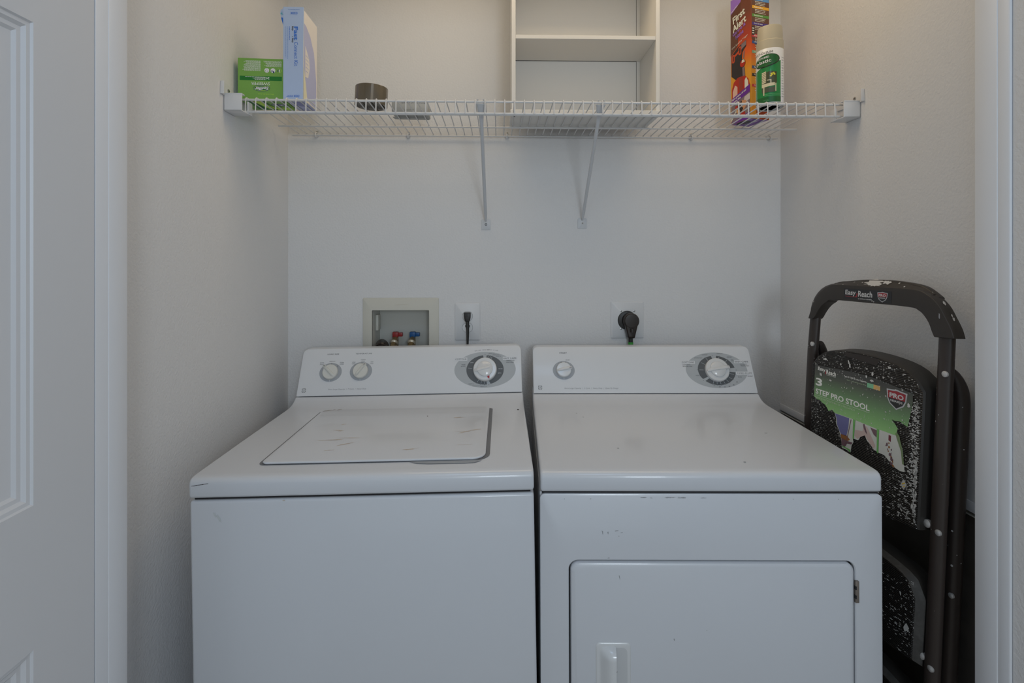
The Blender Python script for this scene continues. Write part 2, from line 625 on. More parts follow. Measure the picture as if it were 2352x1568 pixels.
def radial(mb, u, v, a, r0, r1, w, ratio, fn, m):
    c, s = math.cos(a), math.sin(a)
    q = [(r0, -w), (r1, -w), (r1, w), (r0, w)]
    mb.p2([(u + x * c - y * s, v + (x * s + y * c) * ratio) for x, y in q], fn, m)


def monogram(mb, u, v, r, fn):
    """round scrolled script monogram of the maker"""
    n = 36
    for k in range(4):
        a0 = PI / 4 + k * PI / 2
        pts = []
        for i in range(14):
            t = i / 13
            a = a0 - 0.62 + 1.24 * t
            rad = r * (0.80 + 0.20 * math.sin(PI * t))
            pts.append((u + rad * math.cos(a), v + rad * math.sin(a)))
        inn = []
        for i in range(14):
            t = 1 - i / 13
            a = a0 - 0.62 + 1.24 * t
            rad = r * (0.66 + 0.10 * math.sin(PI * t))
            inn.append((u + rad * math.cos(a), v + rad * math.sin(a)))
        mb.p2(pts + inn, fn(1), PRINT)
        a = a0 + 0.70
        mb.p2([(u + r * q * math.cos(a + d), v + r * q * math.sin(a + d)) for q, d in ((0.62, -0.1), (0.86, -0.12), (0.80, 0.10), (0.60, 0.08))], fn(1), PRINT)
    mb.text('GE', u, v, r * 0.95, r * 0.8, fn(1), PRINT, bold=0.0, shear=0.35, center=True)


def control_panel(root, kind):
    mb = MB()
    cphi, sphi = math.cos(R(90) - TAU), math.sin(R(90) - TAU)   # local frame: x along, y up the slope, z out
    outline = rr(-0.340, 0.340, 0.0, PLEN, (0.003, 0.003, 0.016, 0.016), 6)

    def front(p):
        return (p[0], p[1], 0.0)

    def back(p):
        t = 0.64 - 0.531 - 0.069 * p[1] / PLEN
        return (p[0], p[1] + t * cphi, -t * sphi)
    mb.prism(outline, front, back, PANELW, bev=0.004, seg=3, ang=40)

    def fn(layer):
        return lambda p: (p[0], p[1], 0.00025 * layer)
    U, V = 0.2272, 0.0708
    # big dial: light oval, dark ring, legends
    mb.p2(ell(U, V + 0.0008, 0.0945, 0.0560, 64), fn(1), DIALG)
    ra = 0.80
    if kind == 'washer':
        gaps = [(R(85), R(96)), (R(276), R(287))]
        arcs = [(R(96), R(276)), (R(287), R(445))]
        ticks = [R(66), R(72), R(79), R(172), R(243), R(256), R(268)]
        outer = []
    else:
        arcs = [(R(100), R(216)), (R(226), R(352)), (R(370), R(444))]
        ticks = [R(74), R(46), R(120), R(146), R(178), R(250), R(263), R(276), R(290), R(304), R(322), R(342)]
        outer = []
    for a0, a1 in arcs:
        ring_arc(mb, U, V, 0.030, 0.0575, ra, a0, a1, fn(2), DIALD)
    for a in ticks:
        radial(mb, U, V, a, 0.040, 0.0535, 0.0006, 0.82, fn(3), DIALG)
        radial(mb, U, V, a, 0.0575, 0.0605, 0.0005, ra, fn(3), PRINT)
    for a in ([R(90), R(281)] if kind == 'washer' else [R(95), R(221), R(1)]):
        mb.p2(ell(U + 0.060 * math.cos(a), V + 0.0475 * math.sin(a), 0.0011, 0.0011, 8), fn(3), PRINT)

    def plate(s, x, y, w, h=0.0046):
        mb.p2([(x - 0.0025, y - 0.0028), (x + w + 0.0025, y - 0.0028), (x + w + 0.0025, y + h + 0.0028), (x - 0.0025, y + h + 0.0028)], fn(3), PANELW)
        mb.text(s, x, y, w, h, fn(4), PRINT, bold=0.012)
    if kind == 'washer':
        plate('COTTONS', 0.1345, 0.1030, 0.035)
        plate('EASY CARE', 0.2847, 0.1034, 0.040)
        for s, x, y, w in (('WRINKLE FREE', 0.2925, 0.0965, 0.026), ('COLD RINSE', 0.2925, 0.0910, 0.024), ('RINSE', 0.1545, 0.0868, 0.012),
                           ('& SPIN', 0.1525, 0.0815, 0.014), ('HEAVY 12', 0.2380, 0.1210, 0.018), ('MEDIUM 9', 0.2510, 0.1160, 0.020), ('LIGHT 6', 0.2610, 0.1112, 0.015),
                           ('LIGHT 6', 0.1775, 0.0262, 0.015), ('MEDIUM 10', 0.1885, 0.0196, 0.022), ('HEAVY 14', 0.2130, 0.0178, 0.019)):
            mb.text(s, x, y, w, 0.0030, fn(3), PRINT, bold=0.01)
        for s, x, y, w in (('SPIN', 0.1815, 0.0925, 0.010), ('RINSE', 0.2690, 0.0715, 0.012), ('SPIN', 0.2665, 0.0580, 0.010)):
            mb.text(s, x, y, w, 0.0026, fn(3), PANELW)
        # arched line above the dial
        s = 'Turn knob forward - Push to stop'
        for i, ch in enumerate(s):
            if ch == ' ':
                continue
            t = (i / (len(s) - 1) - 0.5) * 2
            mb.text(ch, U + 0.004 + 0.036 * t, 0.1342 - 0.0032 * t * t, None, 0.0028, fn(1), PRINTL, center=True, rot=-0.16 * t)
    else:
        plate('COTTONS', 0.1235, 0.0936, 0.038)
        plate('EASY CARE', 0.2883, 0.0955, 0.041)
        plate('TIMED FLUFF', 0.2872, 0.0590, 0.046)
        for s, x, y, w in (('AUTOMATIC', 0.1250, 0.0868, 0.024), ('REGULAR HEAT', 0.1250, 0.0818, 0.030), ('DAMP DRY', 0.1905, 0.1185, 0.017), ('OPTIMUM DRY', 0.1640, 0.1085, 0.026),
                           ('MORE DRY', 0.1605, 0.0530, 0.019), ('MORE DRY', 0.2370, 0.1222, 0.019), ('LESS DRY', 0.2660, 0.1112, 0.016), ('COOL', 0.2770, 0.1030, 0.008), ('DOWN', 0.2775, 0.0990, 0.009),
                           ('AUTOMATIC', 0.3030, 0.0880, 0.022), ('MEDIUM HEAT', 0.3040, 0.0832, 0.026), ('NO HEAT', 0.3190, 0.0505, 0.015), ('80 MIN', 0.2890, 0.0480, 0.011),
                           ('60', 0.2800, 0.0330, 0.005), ('50', 0.2680, 0.0240, 0.005), ('40', 0.2540, 0.0195, 0.005), ('30', 0.2400, 0.0180, 0.005), ('20', 0.2250, 0.0185, 0.005), ('10', 0.2095, 0.0215, 0.005)):
            mb.text(s, x, y, w, 0.0030, fn(3), PRINT, bold=0.01)
    if kind == 'washer':
        mb.text('LOAD SIZE', -0.2633, 0.1275, 0.0356, 0.0042, fn(1), PRINT, bold=0.012)
        mb.text('TEMPERATURE', -0.1767, 0.1275, 0.0515, 0.0042, fn(1), PRINT, bold=0.012)
        mb.text('Extra Large Capacity  |  7 Cycle  |  Heavy Duty', -0.2464, 0.0168, 0.1148, 0.0052, fn(1), PRINTL, shear=0.25)
        small_dial(mb, -0.2464, 0.0722, fn, (('EXTRA', -0.2827, 0.1010, 0.0125), ('SMALL', -0.2827, 0.0960, 0.0125), ('MEDIUM', -0.2544, 0.1048, 0.0172), ('EXTRA', -0.2215, 0.1010, 0.0122), ('LARGE', -0.2219, 0.0960, 0.0122)), (R(133), R(90), R(47)))
        small_dial(mb, -0.1538, 0.0735, fn, (('COLD', -0.1843, 0.1010, 0.0104), ('COLD', -0.1843, 0.0962, 0.0104), ('WARM', -0.1579, 0.1086, 0.014), ('COLD', -0.1567, 0.1038, 0.0112), ('HOT', -0.1268, 0.1010, 0.008), ('COLD', -0.1285, 0.0962, 0.010)), (R(133), R(90), R(47)))
    else:
        mb.text('START', -0.2559, 0.1243, 0.0233, 0.0048, fn(1), PRINT, bold=0.02)
        mb.text('Extra Large Capacity  |  2 Cycle  |  Heavy Duty  |  Quiet By Design', -0.2449, 0.0125, 0.164, 0.0054, fn(1), PRINTL, shear=0.25)
        small_dial(mb, -0.2448, 0.0715, fn, (('START', -0.2377, 0.1025, 0.0135),), (R(104), R(76)))
    monogram(mb, -0.3191, 0.0180, 0.0072, fn)
    cp = mb.build('control_panel', root, (0, 0.531, 0.9362), (R(90) - TAU, 0, 0))
    if kind == 'washer':
        knob_mesh(0.0225, 0.010, 0.0042, 0.007, R(136), KNOBW, mark=PRINT, over=1.28).build('knob', cp, (-0.2464, 0.0725, 0.0004))
        knob_mesh(0.0225, 0.010, 0.0042, 0.007, R(55), KNOBW, mark=PRINT, over=1.15).build('knob', cp, (-0.1545, 0.0740, 0.0004))
        d = knob_mesh(0.0355, 0.012, 0.006, 0.010, R(12), KNOBX, pointer=(R(-67), REDM), over=0.62)
    else:
        knob_mesh(0.0225, 0.010, 0.0042, 0.007, R(12), KNOBX, mark=PRINT, over=1.15).build('knob', cp, (-0.2448, 0.0722, 0.0004))
        d = knob_mesh(0.0355, 0.012, 0.006, 0.011, R(8), KNOBX, pointer=(R(186), REDM), over=1.06)
    # raised hub under the grip
    d.lathe([(0.0245, 0.010), (0.0235, 0.0165), (0.020, 0.019), (0.0, 0.0195)], KNOBX, n=36)
    d.build('timer_knob', cp, (U, V, 0.0004))
    return cp


def appliance_top(root, m):
    prof = [(0.0, 0.875), (0.0, 0.902), (0.0015, 0.9075), (0.005, 0.9120), (0.011, 0.9145), (0.022, 0.9155), (0.20, 0.9165), (0.462, 0.9165), (0.480, 0.9172), (0.497, 0.9195), (0.512, 0.9240), (0.523, 0.9300), (0.528, 0.9340), (0.64, 0.9340), (0.64, 0.875)]
    m.prism(prof, lambda p: (-DW, p[0], p[1]), lambda p: (DW, p[0], p[1]), ENAMEL, bev=0.006, seg=3, ang=50)


# ---- washer
washer = thing('washing_machine', 'white top-loading washing machine left of the dryer', 'washing machine',
               (-0.2593, 1.0358, 0), (0, -0.0159, -0.0046))
m = MB()
m.box(-0.3415, 0.3415, 0.002, 0.64, 0.024, 0.8695, ENAMEL, 0.006, 3)
m.box(-0.335, 0.335, 0.010, 0.635, 0.866, 0.8765, DARKIN)
for q in (blob(-0.283, 0.834, 0.003, 0.010, 0.5), blob(-0.291, 0.842, 0.002, 0.006, 0.4)):
    m.p2(q, F3(0.0016), mat('faint_scuff', (0.60, 0.63, 0.64), 0.5))
m.p2(blob(-0.155, 0.867, 0.003, 0.0012), F3(0.0016), RUST)
m.build('cabinet', washer)
m = MB(); appliance_top(washer, m)
m.p2([(-0.336, 0.4), (-0.336, 0.4)][:0] or blob(0.323, 0.417, 0.0025, 0.004), lambda p: (p[0], p[1], 0.9170), DARKMK)
for k in range(5):
    m.p2(blob(-0.331 + 0.006 * k, 0.901 + 0.0008 * k, 0.005, 0.0006, 0.1), F3(-0.0004), DARKMK)
m.build('top_panel', washer)
# lid: slightly raised, dark slot round it
m = MB()
lid = rr(-0.226, 0.243, 0.058, 0.436, (0.012, 0.030, 0.012, 0.012), 6)
# flat sheet under the lid; shade of the gap painted as grey
well = rr(-0.2335, 0.2520, 0.0578, 0.4385, (0.014, 0.034, 0.012, 0.012), 6)
m.p2(well, lambda p: (p[0], p[1], 0.9169), mat('lid_gap_shade', (0.19, 0.195, 0.21), 0.6))
m.build('lid_slot_shade', washer, smooth=0)
m = MB()
rec = [(0.085, 0.056), (0.10, 0.047), (0.125, 0.0435), (0.200, 0.0425), (0.222, 0.045), (0.236, 0.056), (0.21, 0.062), (0.11, 0.062)]  # flat patch; shade of the finger recess painted as grey
m.p2(rec, lambda p: (p[0], p[1], 0.9170), mat('finger_recess_shade', (0.34, 0.36, 0.39), 0.4))
m.build('finger_recess_shade', washer, smooth=0)
m = MB()
m.prism(lid, lambda p: (p[0], p[1], 0.9172), lambda p: (p[0], p[1], 0.9222), ENAMEL, bev=0.0024, seg=3, ang=50)
lz = lambda p: (p[0], p[1], 0.92242)
rn = random.Random(3)
for cx, cy, w, h, a in ((-0.110, 0.186, 0.018, 0.0022, 0.05), (-0.132, 0.185, 0.022, 0.0013, 0.0), (-0.083, 0.197, 0.026, 0.0010, -0.05), (-0.082, 0.154, 0.012, 0.0022, 0.45), (-0.072, 0.160, 0.012, 0.0012, 0.5),
                        (-0.107, 0.118, 0.010, 0.0016, 0.15), (-0.125, 0.254, 0.011, 0.0016, -0.15), (-0.120, 0.249, 0.005, 0.0026, 0), (-0.128, 0.300, 0.006, 0.0020, 0.4), (0.160, 0.338, 0.011, 0.0030, 0.2), (0.170, 0.338, 0.009, 0.0015, 0.2),
                        (0.188, 0.221, 0.014, 0.0022, 0.45), (0.208, 0.234, 0.016, 0.0022, 0.35), (0.180, 0.226, 0.016, 0.0010, -0.2), (0.074, 0.113, 0.012, 0.0026, 0.1), (0.080, 0.117, 0.016, 0.0010, 0.25), (0.19, 0.135, 0.02, 0.0006, 0.02)):
    m.p2(blob(cx, cy, w, h, a, 16, 0.5, rn), lz, RUST)
m.p2(blob(0.079, 0.355, 0.0016, 0.003), lz, DARKMK)
for cx, cy in ((-0.215, 0.423), (-0.205, 0.430), (-0.178, 0.4335), (-0.195, 0.4325)):
    m.p2(blob(cx, cy, 0.007, 0.0014, 0.5, 10, 0.5, rn), lz, mat('rust_edge', (0.22, 0.17, 0.10), 0.7))
m.build('lid', washer)
control_panel(washer, 'washer')
for sx in (-1, 1):
    for yy in (0.05, 0.59):
        m = MB()
        zb = -0.0159 * sx * -0.30
        m.lathe([(0.020, zb), (0.020, zb + 0.008), (0.008, zb + 0.010), (0.008, 0.0245)], BLACKP, (sx * 0.30, yy, 0), 16)
        m.build('foot', washer)

# ---- dryer
dryer = thing('clothes_dryer', 'white front-loading clothes dryer right of the washing machine', 'dryer',
              (0.4269, 1.0303, 0), (0, -0.0039, -0.0353))
m = MB()
m.box(-0.3425, 0.3425, 0.014, 0.64, 0.020, 0.8705, ENAMEL)
m.box(-0.338, 0.338, 0.008, 0.635, 0.866, 0.8765, DARKIN)
out = rr(-0.3425, 0.3425, 0.020, 0.8705, 0.010, 8)
o2 = rr(-0.3395, 0.3395, 0.023, 0.8675, 0.009, 8)
inn = rr(-0.2868, 0.2898, 0.110, 0.7388, 0.021, 8)
inn2 = rr(-0.2850, 0.2880, 0.112, 0.7370, 0.019, 8)
m.loops([[(x, 0.0145, z) for x, z in out], [(x, 0.006, z) for x, z in out], [(x, 0.003, z) for x, z in out], [(x, 0.0015, z) for x, z in o2],
         [(x, 0.0015, z) for x, z in inn], [(x, 0.0035, z) for x, z in inn2], [(x, 0.0138, z) for x, z in inn2]], ENAMEL)
m.p2(inn2, F3(0.0137), DARKIN)
rn = random.Random(9)
for cx, cz, w, h in ((-0.217, 0.794, 0.0012, 0.004), (-0.206, 0.793, 0.001, 0.003), (-0.188, 0.797, 0.004, 0.0008), (-0.178, 0.793, 0.003, 0.0007), (-0.184, 0.786, 0.0008, 0.001), (-0.205, 0.742, 0.0025, 0.0008)):
    m.p2(blob(cx, cz, w, h, 0.2, 8, 0.5, rn), F3(0.0012), GREYMK)
for k in range(14):
    m.p2(blob(rn.uniform(-0.145, -0.015), 0.8640 + rn.uniform(-0.0008, 0.0008), rn.uniform(0.002, 0.007), 0.0006, 0, 8, 0.5, rn), F3(0.0012), GREYMK)
for cx in (-0.2935, -0.2405, 0.255, 0.165):
    m.p2(blob(cx, 0.861, 0.0012, 0.0008, 0, 8, 0.4, rn), F3(0.0012), GREYMK)
m.build('cabinet', dryer)
m = MB(); appliance_top(dryer, m)
lz = lambda p: (p[0], p[1], 0.91675)
for cx, cy in ((-0.21, 0.36), (-0.225, 0.395), (0.22, 0.23), (-0.16, 0.13), (0.09, 0.05)):
    m.p2(blob(cx, cy, 0.003, 0.002, 0, 8, 0.5, rn), lz, GREYMK)
m.build('top_panel', dryer)
door = MB()
dl = rr(-0.2818, 0.2850, 0.115, 0.7340, 0.0175, 8)
dl1 = rr(-0.2800, 0.2832, 0.1168, 0.7322, 0.0170, 8)
dl2 = rr(-0.2755, 0.2790, 0.1215, 0.7275, 0.0150, 8)
door.loops([[(x, 0.0125, z) for x, z in dl], [(x, 0.0030, z) for x, z in dl], [(x, -0.0005, z) for x, z in dl1], [(x, -0.0028, z) for x, z in dl2]], ENAMEL, cap0=True, cap1=True)
for cx, cz, w, h in ((-0.184, 0.706, 0.0008, 0.005), (-0.075, 0.581, 0.0010, 0.0025), (-0.01, 0.60, 0.0008, 0.0008)):
    door.p2(blob(cx, cz, w, h, 0.2, 8, 0.4, rn), F3(-0.0031), GREYMK)
dd = door.build('door', dryer)
# handle: plate with bulging grip left and flat patch right, recess shade painted grey
h = MB()
pl = rr(-0.2321, -0.1622, 0.455, 0.5755, 0.0085, 6)
pl2 = rr(-0.2309, -0.1634, 0.4562, 0.5743, 0.0075, 6)
pl3 = rr(-0.2285, -0.1655, 0.4586, 0.5720, 0.0070, 6)
h.loops([[(x, -0.0029, z) for x, z in pl], [(x, -0.0042, z) for x, z in pl2], [(x, -0.0048, z) for x, z in pl3]], KNOBX, cap1=True)
h.build('handle_plate', dd)
h = MB()
rings = []
NZ, NX = 22, 10
for j in range(NZ + 1):
    t = j / NZ
    z = 0.462 + (0.5685 - 0.462) * t
    e = min(1.0, math.sqrt(max(0.0, min(t, 1 - t)) * 7.0))
    row = [(-0.2262, -0.0046, z)]
    for i in range(NX + 1):
        s = i / NX
        x = -0.2255 + 0.0315 * s + (0.0016 * (1 - e))
        y = -0.0046 - 0.017 * e * math.sin(0.5 * PI * min(1.0, s * 1.25)) ** 1.3
        row.append((x, y, z))
    row.append((-0.1945, -0.0055, z))
    row.append((-0.1950, -0.0046, z))
    rings.append(row)
h.loops(rings, KNOBX, close=False)
h.build('grip', dd, smooth=50)
h = MB()
h.p2(rr(-0.1940, -0.1695, 0.4625, 0.5660, (0.002, 0.010, 0.010, 0.002), 6), F3(-0.00495), mat('grip_recess_shade', (0.62, 0.63, 0.64), 0.45))
h.p2(blob(-0.1915, 0.5165, 0.0030, 0.0007, 0.7, 10, 0.3, rn), F3(-0.0052), DARKMK)
h.build('grip_recess_shade', dd, smooth=0)
hg = MB()
hg.box(0.2862, 0.2935, -0.0030, 0.0032, 0.6554, 0.6990, HINGE, 0.001)
for zz in (0.668, 0.686):
    hg.box(0.2858, 0.2880, -0.0034, 0.002, zz - 0.004, zz + 0.003, DARKIN)
hg.build('hinge', dryer)
control_panel(dryer, 'dryer')
for sx in (-1, 1):
    for yy in (0.05, 0.59):
        m = MB()
        m.lathe([(0.020, 0.001), (0.020, 0.008), (0.008, 0.010), (0.008, 0.0205)], BLACKP, (sx * 0.30, yy, 0), 16)
        m.build('foot', dryer)


# ------------------------------------------------------------------ wire shelf
def dz(x, y):
    return 1.7705 - 0.0022 * (x + 0.7) / 1.66 - 0.0075 * (y - 1.385) / 0.36


shelf = thing('wire_shelf', 'long white wire shelf spanning the closet above washer and dryer', 'shelf', (0, 0, 0))
SX0, SX1 = -0.693, 0.947
RW = 0.0032
for yy, dzz, x0, x1 in ((1.385, -0.0066, -0.690, 0.936), (1.3812, -0.0395, -0.690, 0.936), (1.500, -0.0066, -0.690, 0.947), (1.632, -0.0066, -0.690, 0.947), (1.7405, -0.0066, -0.690, 0.945)):
    q = MB()
    q.tube([(x0, yy, dz(x0, yy) + dzz), ((x0 + x1) / 2, yy, dz(0.1, yy) + dzz), (x1, yy, dz(x1, yy) + dzz)], RW, WIREM, 8)
    q.build('rail', shelf)
base = None
nw = 61
for i in range(nw):
    x = -0.668 + 0.0262 * i
    if base is None:
        q = MB()
        q.tube([(0, 1.7425, dz(0, 1.7425) - dz(0, 1.385) - 0.0018), (0, 1.390, -0.0018), (0, 1.3835, -0.0020), (0, 1.3798, -0.0040), (0, 1.3780, -0.0080), (0, 1.3763, -0.0412)], 0.0017, WIREM, 6)
        base = q.build('cross_wire', shelf, (x, 0, dz(x, 1.385)))
    else:
        o = base.copy()
        COL.objects.link(o)
        o.parent = shelf
        o.location = (x, 0, dz(x, 1.385))

# end brackets screwed to the side walls
for side in (-1, 1):
    wx = XL if side < 0 else XR
    s = 1 if side < 0 else -1      # direction away from the wall
    y0 = 1.345 if side < 0 else 1.358
    wid = 0.047 if side < 0 else 0.046
    t = thing('shelf_end_bracket', 'white plastic bracket on the %s wall holding the wire shelf end' % ('left' if side < 0 else 'right'),
              'bracket', (wx, y0, 1.724 if side < 0 else 1.7205), group='end brackets of the wire shelf')
    q = MB()
    P = lambda a, b: tuple(sorted((s * a, s * b)))
    zt = 0.0455
    a, b = P(0.0, wid); q.box(a, b, 0.0, 0.004, 0.0, zt, WPLAS, 0.0012)                 # front face
    a, b = P(0.0, wid); q.box(a, b, 0.0, 0.055, 0.0, 0.003, WPLAS, 0.001)              # bottom
    a, b = P(0.0, wid); q.box(a, b, -0.001, 0.017, zt - 0.003, zt, WPLAS, 0.001)          # top lip
    a, b = P(wid - 0.003, wid + 0.0005); q.box(a, b, 0.034, 0.058, 0.0, zt - 0.012, WPLAS, 0.001)  # inner cheek
    q.build('socket', t)
    q = MB()
    a, b = P(0.0005, 0.004)
    q.prism([(-0.014, zt - 0.006), (0.095, zt - 0.004), (0.085, zt + 0.006), (0.045, zt + 0.016), (0.012, zt + 0.026), (-0.008, zt + 0.028), (-0.014, zt + 0.022)],
            lambda p: (a, p[0], p[1]), lambda p: (b, p[0], p[1]), WPLAS, bev=0.001)
    q.prism([(-0.016, zt - 0.006), (-0.012, zt - 0.006), (-0.010, zt + 0.024), (-0.014, zt + 0.027)], lambda p: (P(0.0005, 0.010)[0], p[0], p[1]), lambda p: (P(0.0005, 0.010)[1], p[0], p[1]), WPLAS, bev=0.0008)
    a, b = P(0.0005, 0.0035); q.box(a, b, 0.0, 0.06, 0.0, zt, WPLAS, 0.001)
    q.build('wall_flange', t)
    q = MB()
    M = Matrix.Translation((s * 0.004, 0.018, zt + 0.010)) @ Matrix.Rotation(s * PI / 2, 4, 'Y')
    q.lathe([(0.0048, 0.0), (0.0046, 0.0014), (0.0028, 0.0022), (0.0, 0.0024)], STEEL, n=14, M=M)
    q.box(*P(0.0062, 0.0066), 0.0145, 0.0215, zt + 0.0094, zt + 0.0106, DARKMK)
    q.build('screw', t)

# diagonal support braces
for k, (xt, xb, zf, lab) in enumerate(((-0.0512, -0.0471, 1.4605, 'white diagonal shelf brace standing left of the white cubby cabinet'),
                                       (0.2722, 0.2793, 1.4650, 'white diagonal shelf brace in front of the white cubby cabinet'))):
    t = thing('shelf_brace', lab, 'bracket', (xb, YB, zf), group='diagonal braces under the wire shelf')
    top = Vector((xt - xb, 1.392 - YB, dz(xt, 1.39) - 0.0105 - zf))
    bot = Vector((0, -0.006, 0.010))
    q = MB()
    n = 14
    pts = [bot + (top - bot) * (i / n) for i in range(n + 1)]
    rad, ry = [], []
    for i in range(n + 1):
        f = i / n
        rad.append(0.0046 + (0.0006 if 0.06 < f < 0.9 else 0) + (0.0075 * max(0, (f - 0.86) / 0.14) ** 1.6))
        ry.append(0.0052 if f < 0.88 else 0.0052 - 0.0030 * (f - 0.88) / 0.12)
    rad[0] = 0.0030; ry[0] = 0.002
    q.tube(pts, rad, BRACE, 12, ry=ry)
    q.build('tube', t)
    q = MB()
    tx = top.x
    q.box(tx - 0.013, tx + 0.013, top.y - 0.0025, top.y + 0.003, top.z - 0.002, top.z + 0.0015, BRACE, 0.0008)
    for sx in (-1, 1):
        q.tube([(tx + sx * 0.0076, top.y + 0.0005, top.z), (tx + sx * 0.0076, top.y, top.z + 0.0085), (tx + sx * 0.0074, top.y - 0.006, top.z + 0.0112), (tx + sx * 0.0074, top.y - 0.0125, top.z + 0.0085)], 0.0014, BRACE, 6)
    q.build('hook', t)
    q = MB()
    q.prism(rr(-0.0155, 0.0155, -0.0185, 0.0175, (0.001, 0.001, 0.006, 0.006), 4), F3(-0.0022), F3(-0.0002), BRACE, bev=0.0005)
    q.build('wall_plate', t)
    q = MB()
    M = Matrix.Translation((0.0005, -0.0022, 0.0)) @ Matrix.Rotation(PI / 2, 4, 'X')
    q.lathe([(0.0042, 0.0), (0.0040, 0.0010), (0.0022, 0.0017)], mat('dark_screw', (0.12, 0.12, 0.12), 0.4, metal=0.7) if k == 0 else RIVET, n=14, M=M)
    q.lathe([(0.0020, 0.0010), (0.0016, 0.0020)], DARKMK if k else STEEL, n=8, M=M)
    q.build('screw', t)

# wall clips holding the back rail
clip_lab = ['white shelf clip on back wall below the light blue box',
            'white shelf clip on back wall below the pale grey carton',
            'white shelf clip on back wall by the cubby cabinet left edge',
            'white shelf clip between the cubby cabinet and the orange box',
            'rightmost white shelf clip, below the spray can']
for cx, lab in zip((-0.6119, -0.3065, 0.0235, 0.6505, 0.9199), clip_lab):
    zc = dz(cx, 1.74) - 0.0045
    t = thing('shelf_clip', lab, 'clip', (cx, YB, zc), group='wall clips of the wire shelf')
    q = MB()
    q.prism(rr(-0.0068, 0.0068, -0.0075, 0.0095, (0.0067, 0.0067, 0.005, 0.005), 5), F3(-0.0050), F3(-0.0003), WPLAS, bev=0.0012)
    q.tube([(0, -0.004, 0.006), (0, -0.012, 0.0058), (0, -0.0185, 0.0025), (0, -0.0200, -0.0035), (0, -0.0150, -0.0085), (0, -0.006, -0.0065)], 0.0030, WPLAS, 8)
    q.build('hook', t)
    q = MB()
    M = Matrix.Translation((0.001, -0.005, 0.0105)) @ Matrix.Rotation(PI / 2, 4, 'X')
    q.lathe([(0.0034, -0.004), (0.0034, 0.0002), (0.0018, 0.0010)], STEEL, n=10, M=M)
    q.build('screw', t)


# ------------------------------------------------------------------ things on the shelf
def face_fn(O, U, V, N):
    """O lower-left corner, U/V unit axes, N outward normal -> layered 2-D mapper"""
    O, U, V, N = Vector(O), Vector(U), Vector(V), Vector(N)
    return lambda layer: (lambda p: tuple(O + U * p[0] + V * p[1] + N * (0.0002 * layer + (0.00005 if layer else 0))))


def lines(mb, rnd, fn, m, x0, x1, y0, y1, n, h):
    """block of tiny illegible print as short word bars, ragged right"""
    for i in range(n):
        y = y1 - (y1 - y0) * (i + 0.5) / n
        x = x0
        end = x1 - rnd.random() * 0.25 * (x1 - x0)
        while x < end:
            w = min(rnd.uniform(0.002, 0.006), end - x)
            mb.p2([(x, y - h / 2), (x + w, y - h / 2), (x + w, y + h / 2), (x, y + h / 2)], fn, m)
            x += w + 0.0009


# green refill box, standing upside down
G1 = flat('box_green', (112, 158, 72), 0.45, 0.85)
G2 = flat('box_dark_green', (18, 110, 36), 0.45, 0.85)
G3 = flat('box_lime', (176, 214, 70), 0.45, 0.85)
WPR = flat('white_ink', (232, 236, 238), 0.5, 0.8)
NAVY = flat('navy_ink', (28, 52, 104), 0.5, 0.8)
GB = thing('refill_box', 'green box of floor sweeper refills standing upside down on shelf', 'box',
           (-0.6965, 1.3935, dz(-0.64, 1.43) + 0.0004), (0, 0, R(4.0)))
gw, gd, gh = 0.1185, 0.105, 0.1085
q = MB()
q.box(0, gw, 0, gd, 0, gh, G1, 0.0008, 1)
fn = face_fn((gw, 0, gh), (-1, 0, 0), (0, 0, -1), (0, -1, 0))   # printed upside down: origin at the top right
rn = random.Random(5)
q.p2([(0.005, 0.0475), (0.113, 0.0475), (0.113, 0.0590), (0.005, 0.0590)], fn(1), G2)
q.text('24', 0.037, 0.0497, 0.0080, 0.0060, fn(2), WPR, bold=0.02)
lines(q, rn, fn(2), WPR, 0.047, 0.080, 0.0493, 0.0575, 3, 0.0012)
lines(q, rn, fn(2), WPR, 0.047, 0.112, 0.0487, 0.0515, 1, 0.0012)
q.text('SWEEPER', 0.036, 0.0632, 0.048, 0.0078, fn(1), WPR, bold=0.015)
q.p2(ell(0.0575, 0.0795, 0.0215, 0.0080, 40), fn(1), NAVY)
q.p2(ell(0.0575, 0.0798, 0.0200, 0.0066, 40), fn(2), G3)
q.p2(ell(0.0575, 0.0798, 0.0190, 0.0055, 40), fn(3), G2)
q.text('Swiffer', 0.0385, 0.0745, 0.0375, 0.0105, fn(4), NAVY, bold=0.035, shear=0.25, rot=0.05)
q.text('Swiffer', 0.0390, 0.0750, 0.0365, 0.0095, fn(5), WPR, bold=0.025, shear=0.25, rot=0.05)
q.text('8.00 x 10.4 IN (20 x 26 cm)', 0.026, 0.0930, 0.040, 0.0034, fn(1), G3)
lines(q, rn, fn(1), WPR, 0.060, 0.108, 0.0060, 0.0340, 13, 0.0010)
lines(q, rn, fn(1), WPR, 0.006, 0.054, 0.0060, 0.0220, 7, 0.0010)
for cx in (0.012, 0.028, 0.044):
    q.p2(ell(cx, 0.0315, 0.0062, 0.0062, 24), fn(1), G3 if cx < 0.02 else WPR)
    q.p2(ell(cx, 0.0315, 0.0055, 0.0055, 24), fn(2), G1 if cx < 0.02 else WPR)
q.p2([(0.010, 0.0285), (0.012, 0.0285), (0.0125, 0.034), (0.0095, 0.034)], fn(3), WPR); q.p2(ell(0.011, 0.0357, 0.0010, 0.0010, 8), fn(3), WPR)
q.p2([(0.0145, 0.0285), (0.0160, 0.0285), (0.0165, 0.0355), (0.0140, 0.0355)], fn(3), NAVY)
q.p2([(0.0255, 0.033), (0.0280, 0.033), (0.0280, 0.0385), (0.0245, 0.0385)], fn(3), NAVY); q.p2(ell(0.0305, 0.033, 0.0022, 0.0016, 10), fn(3), NAVY)
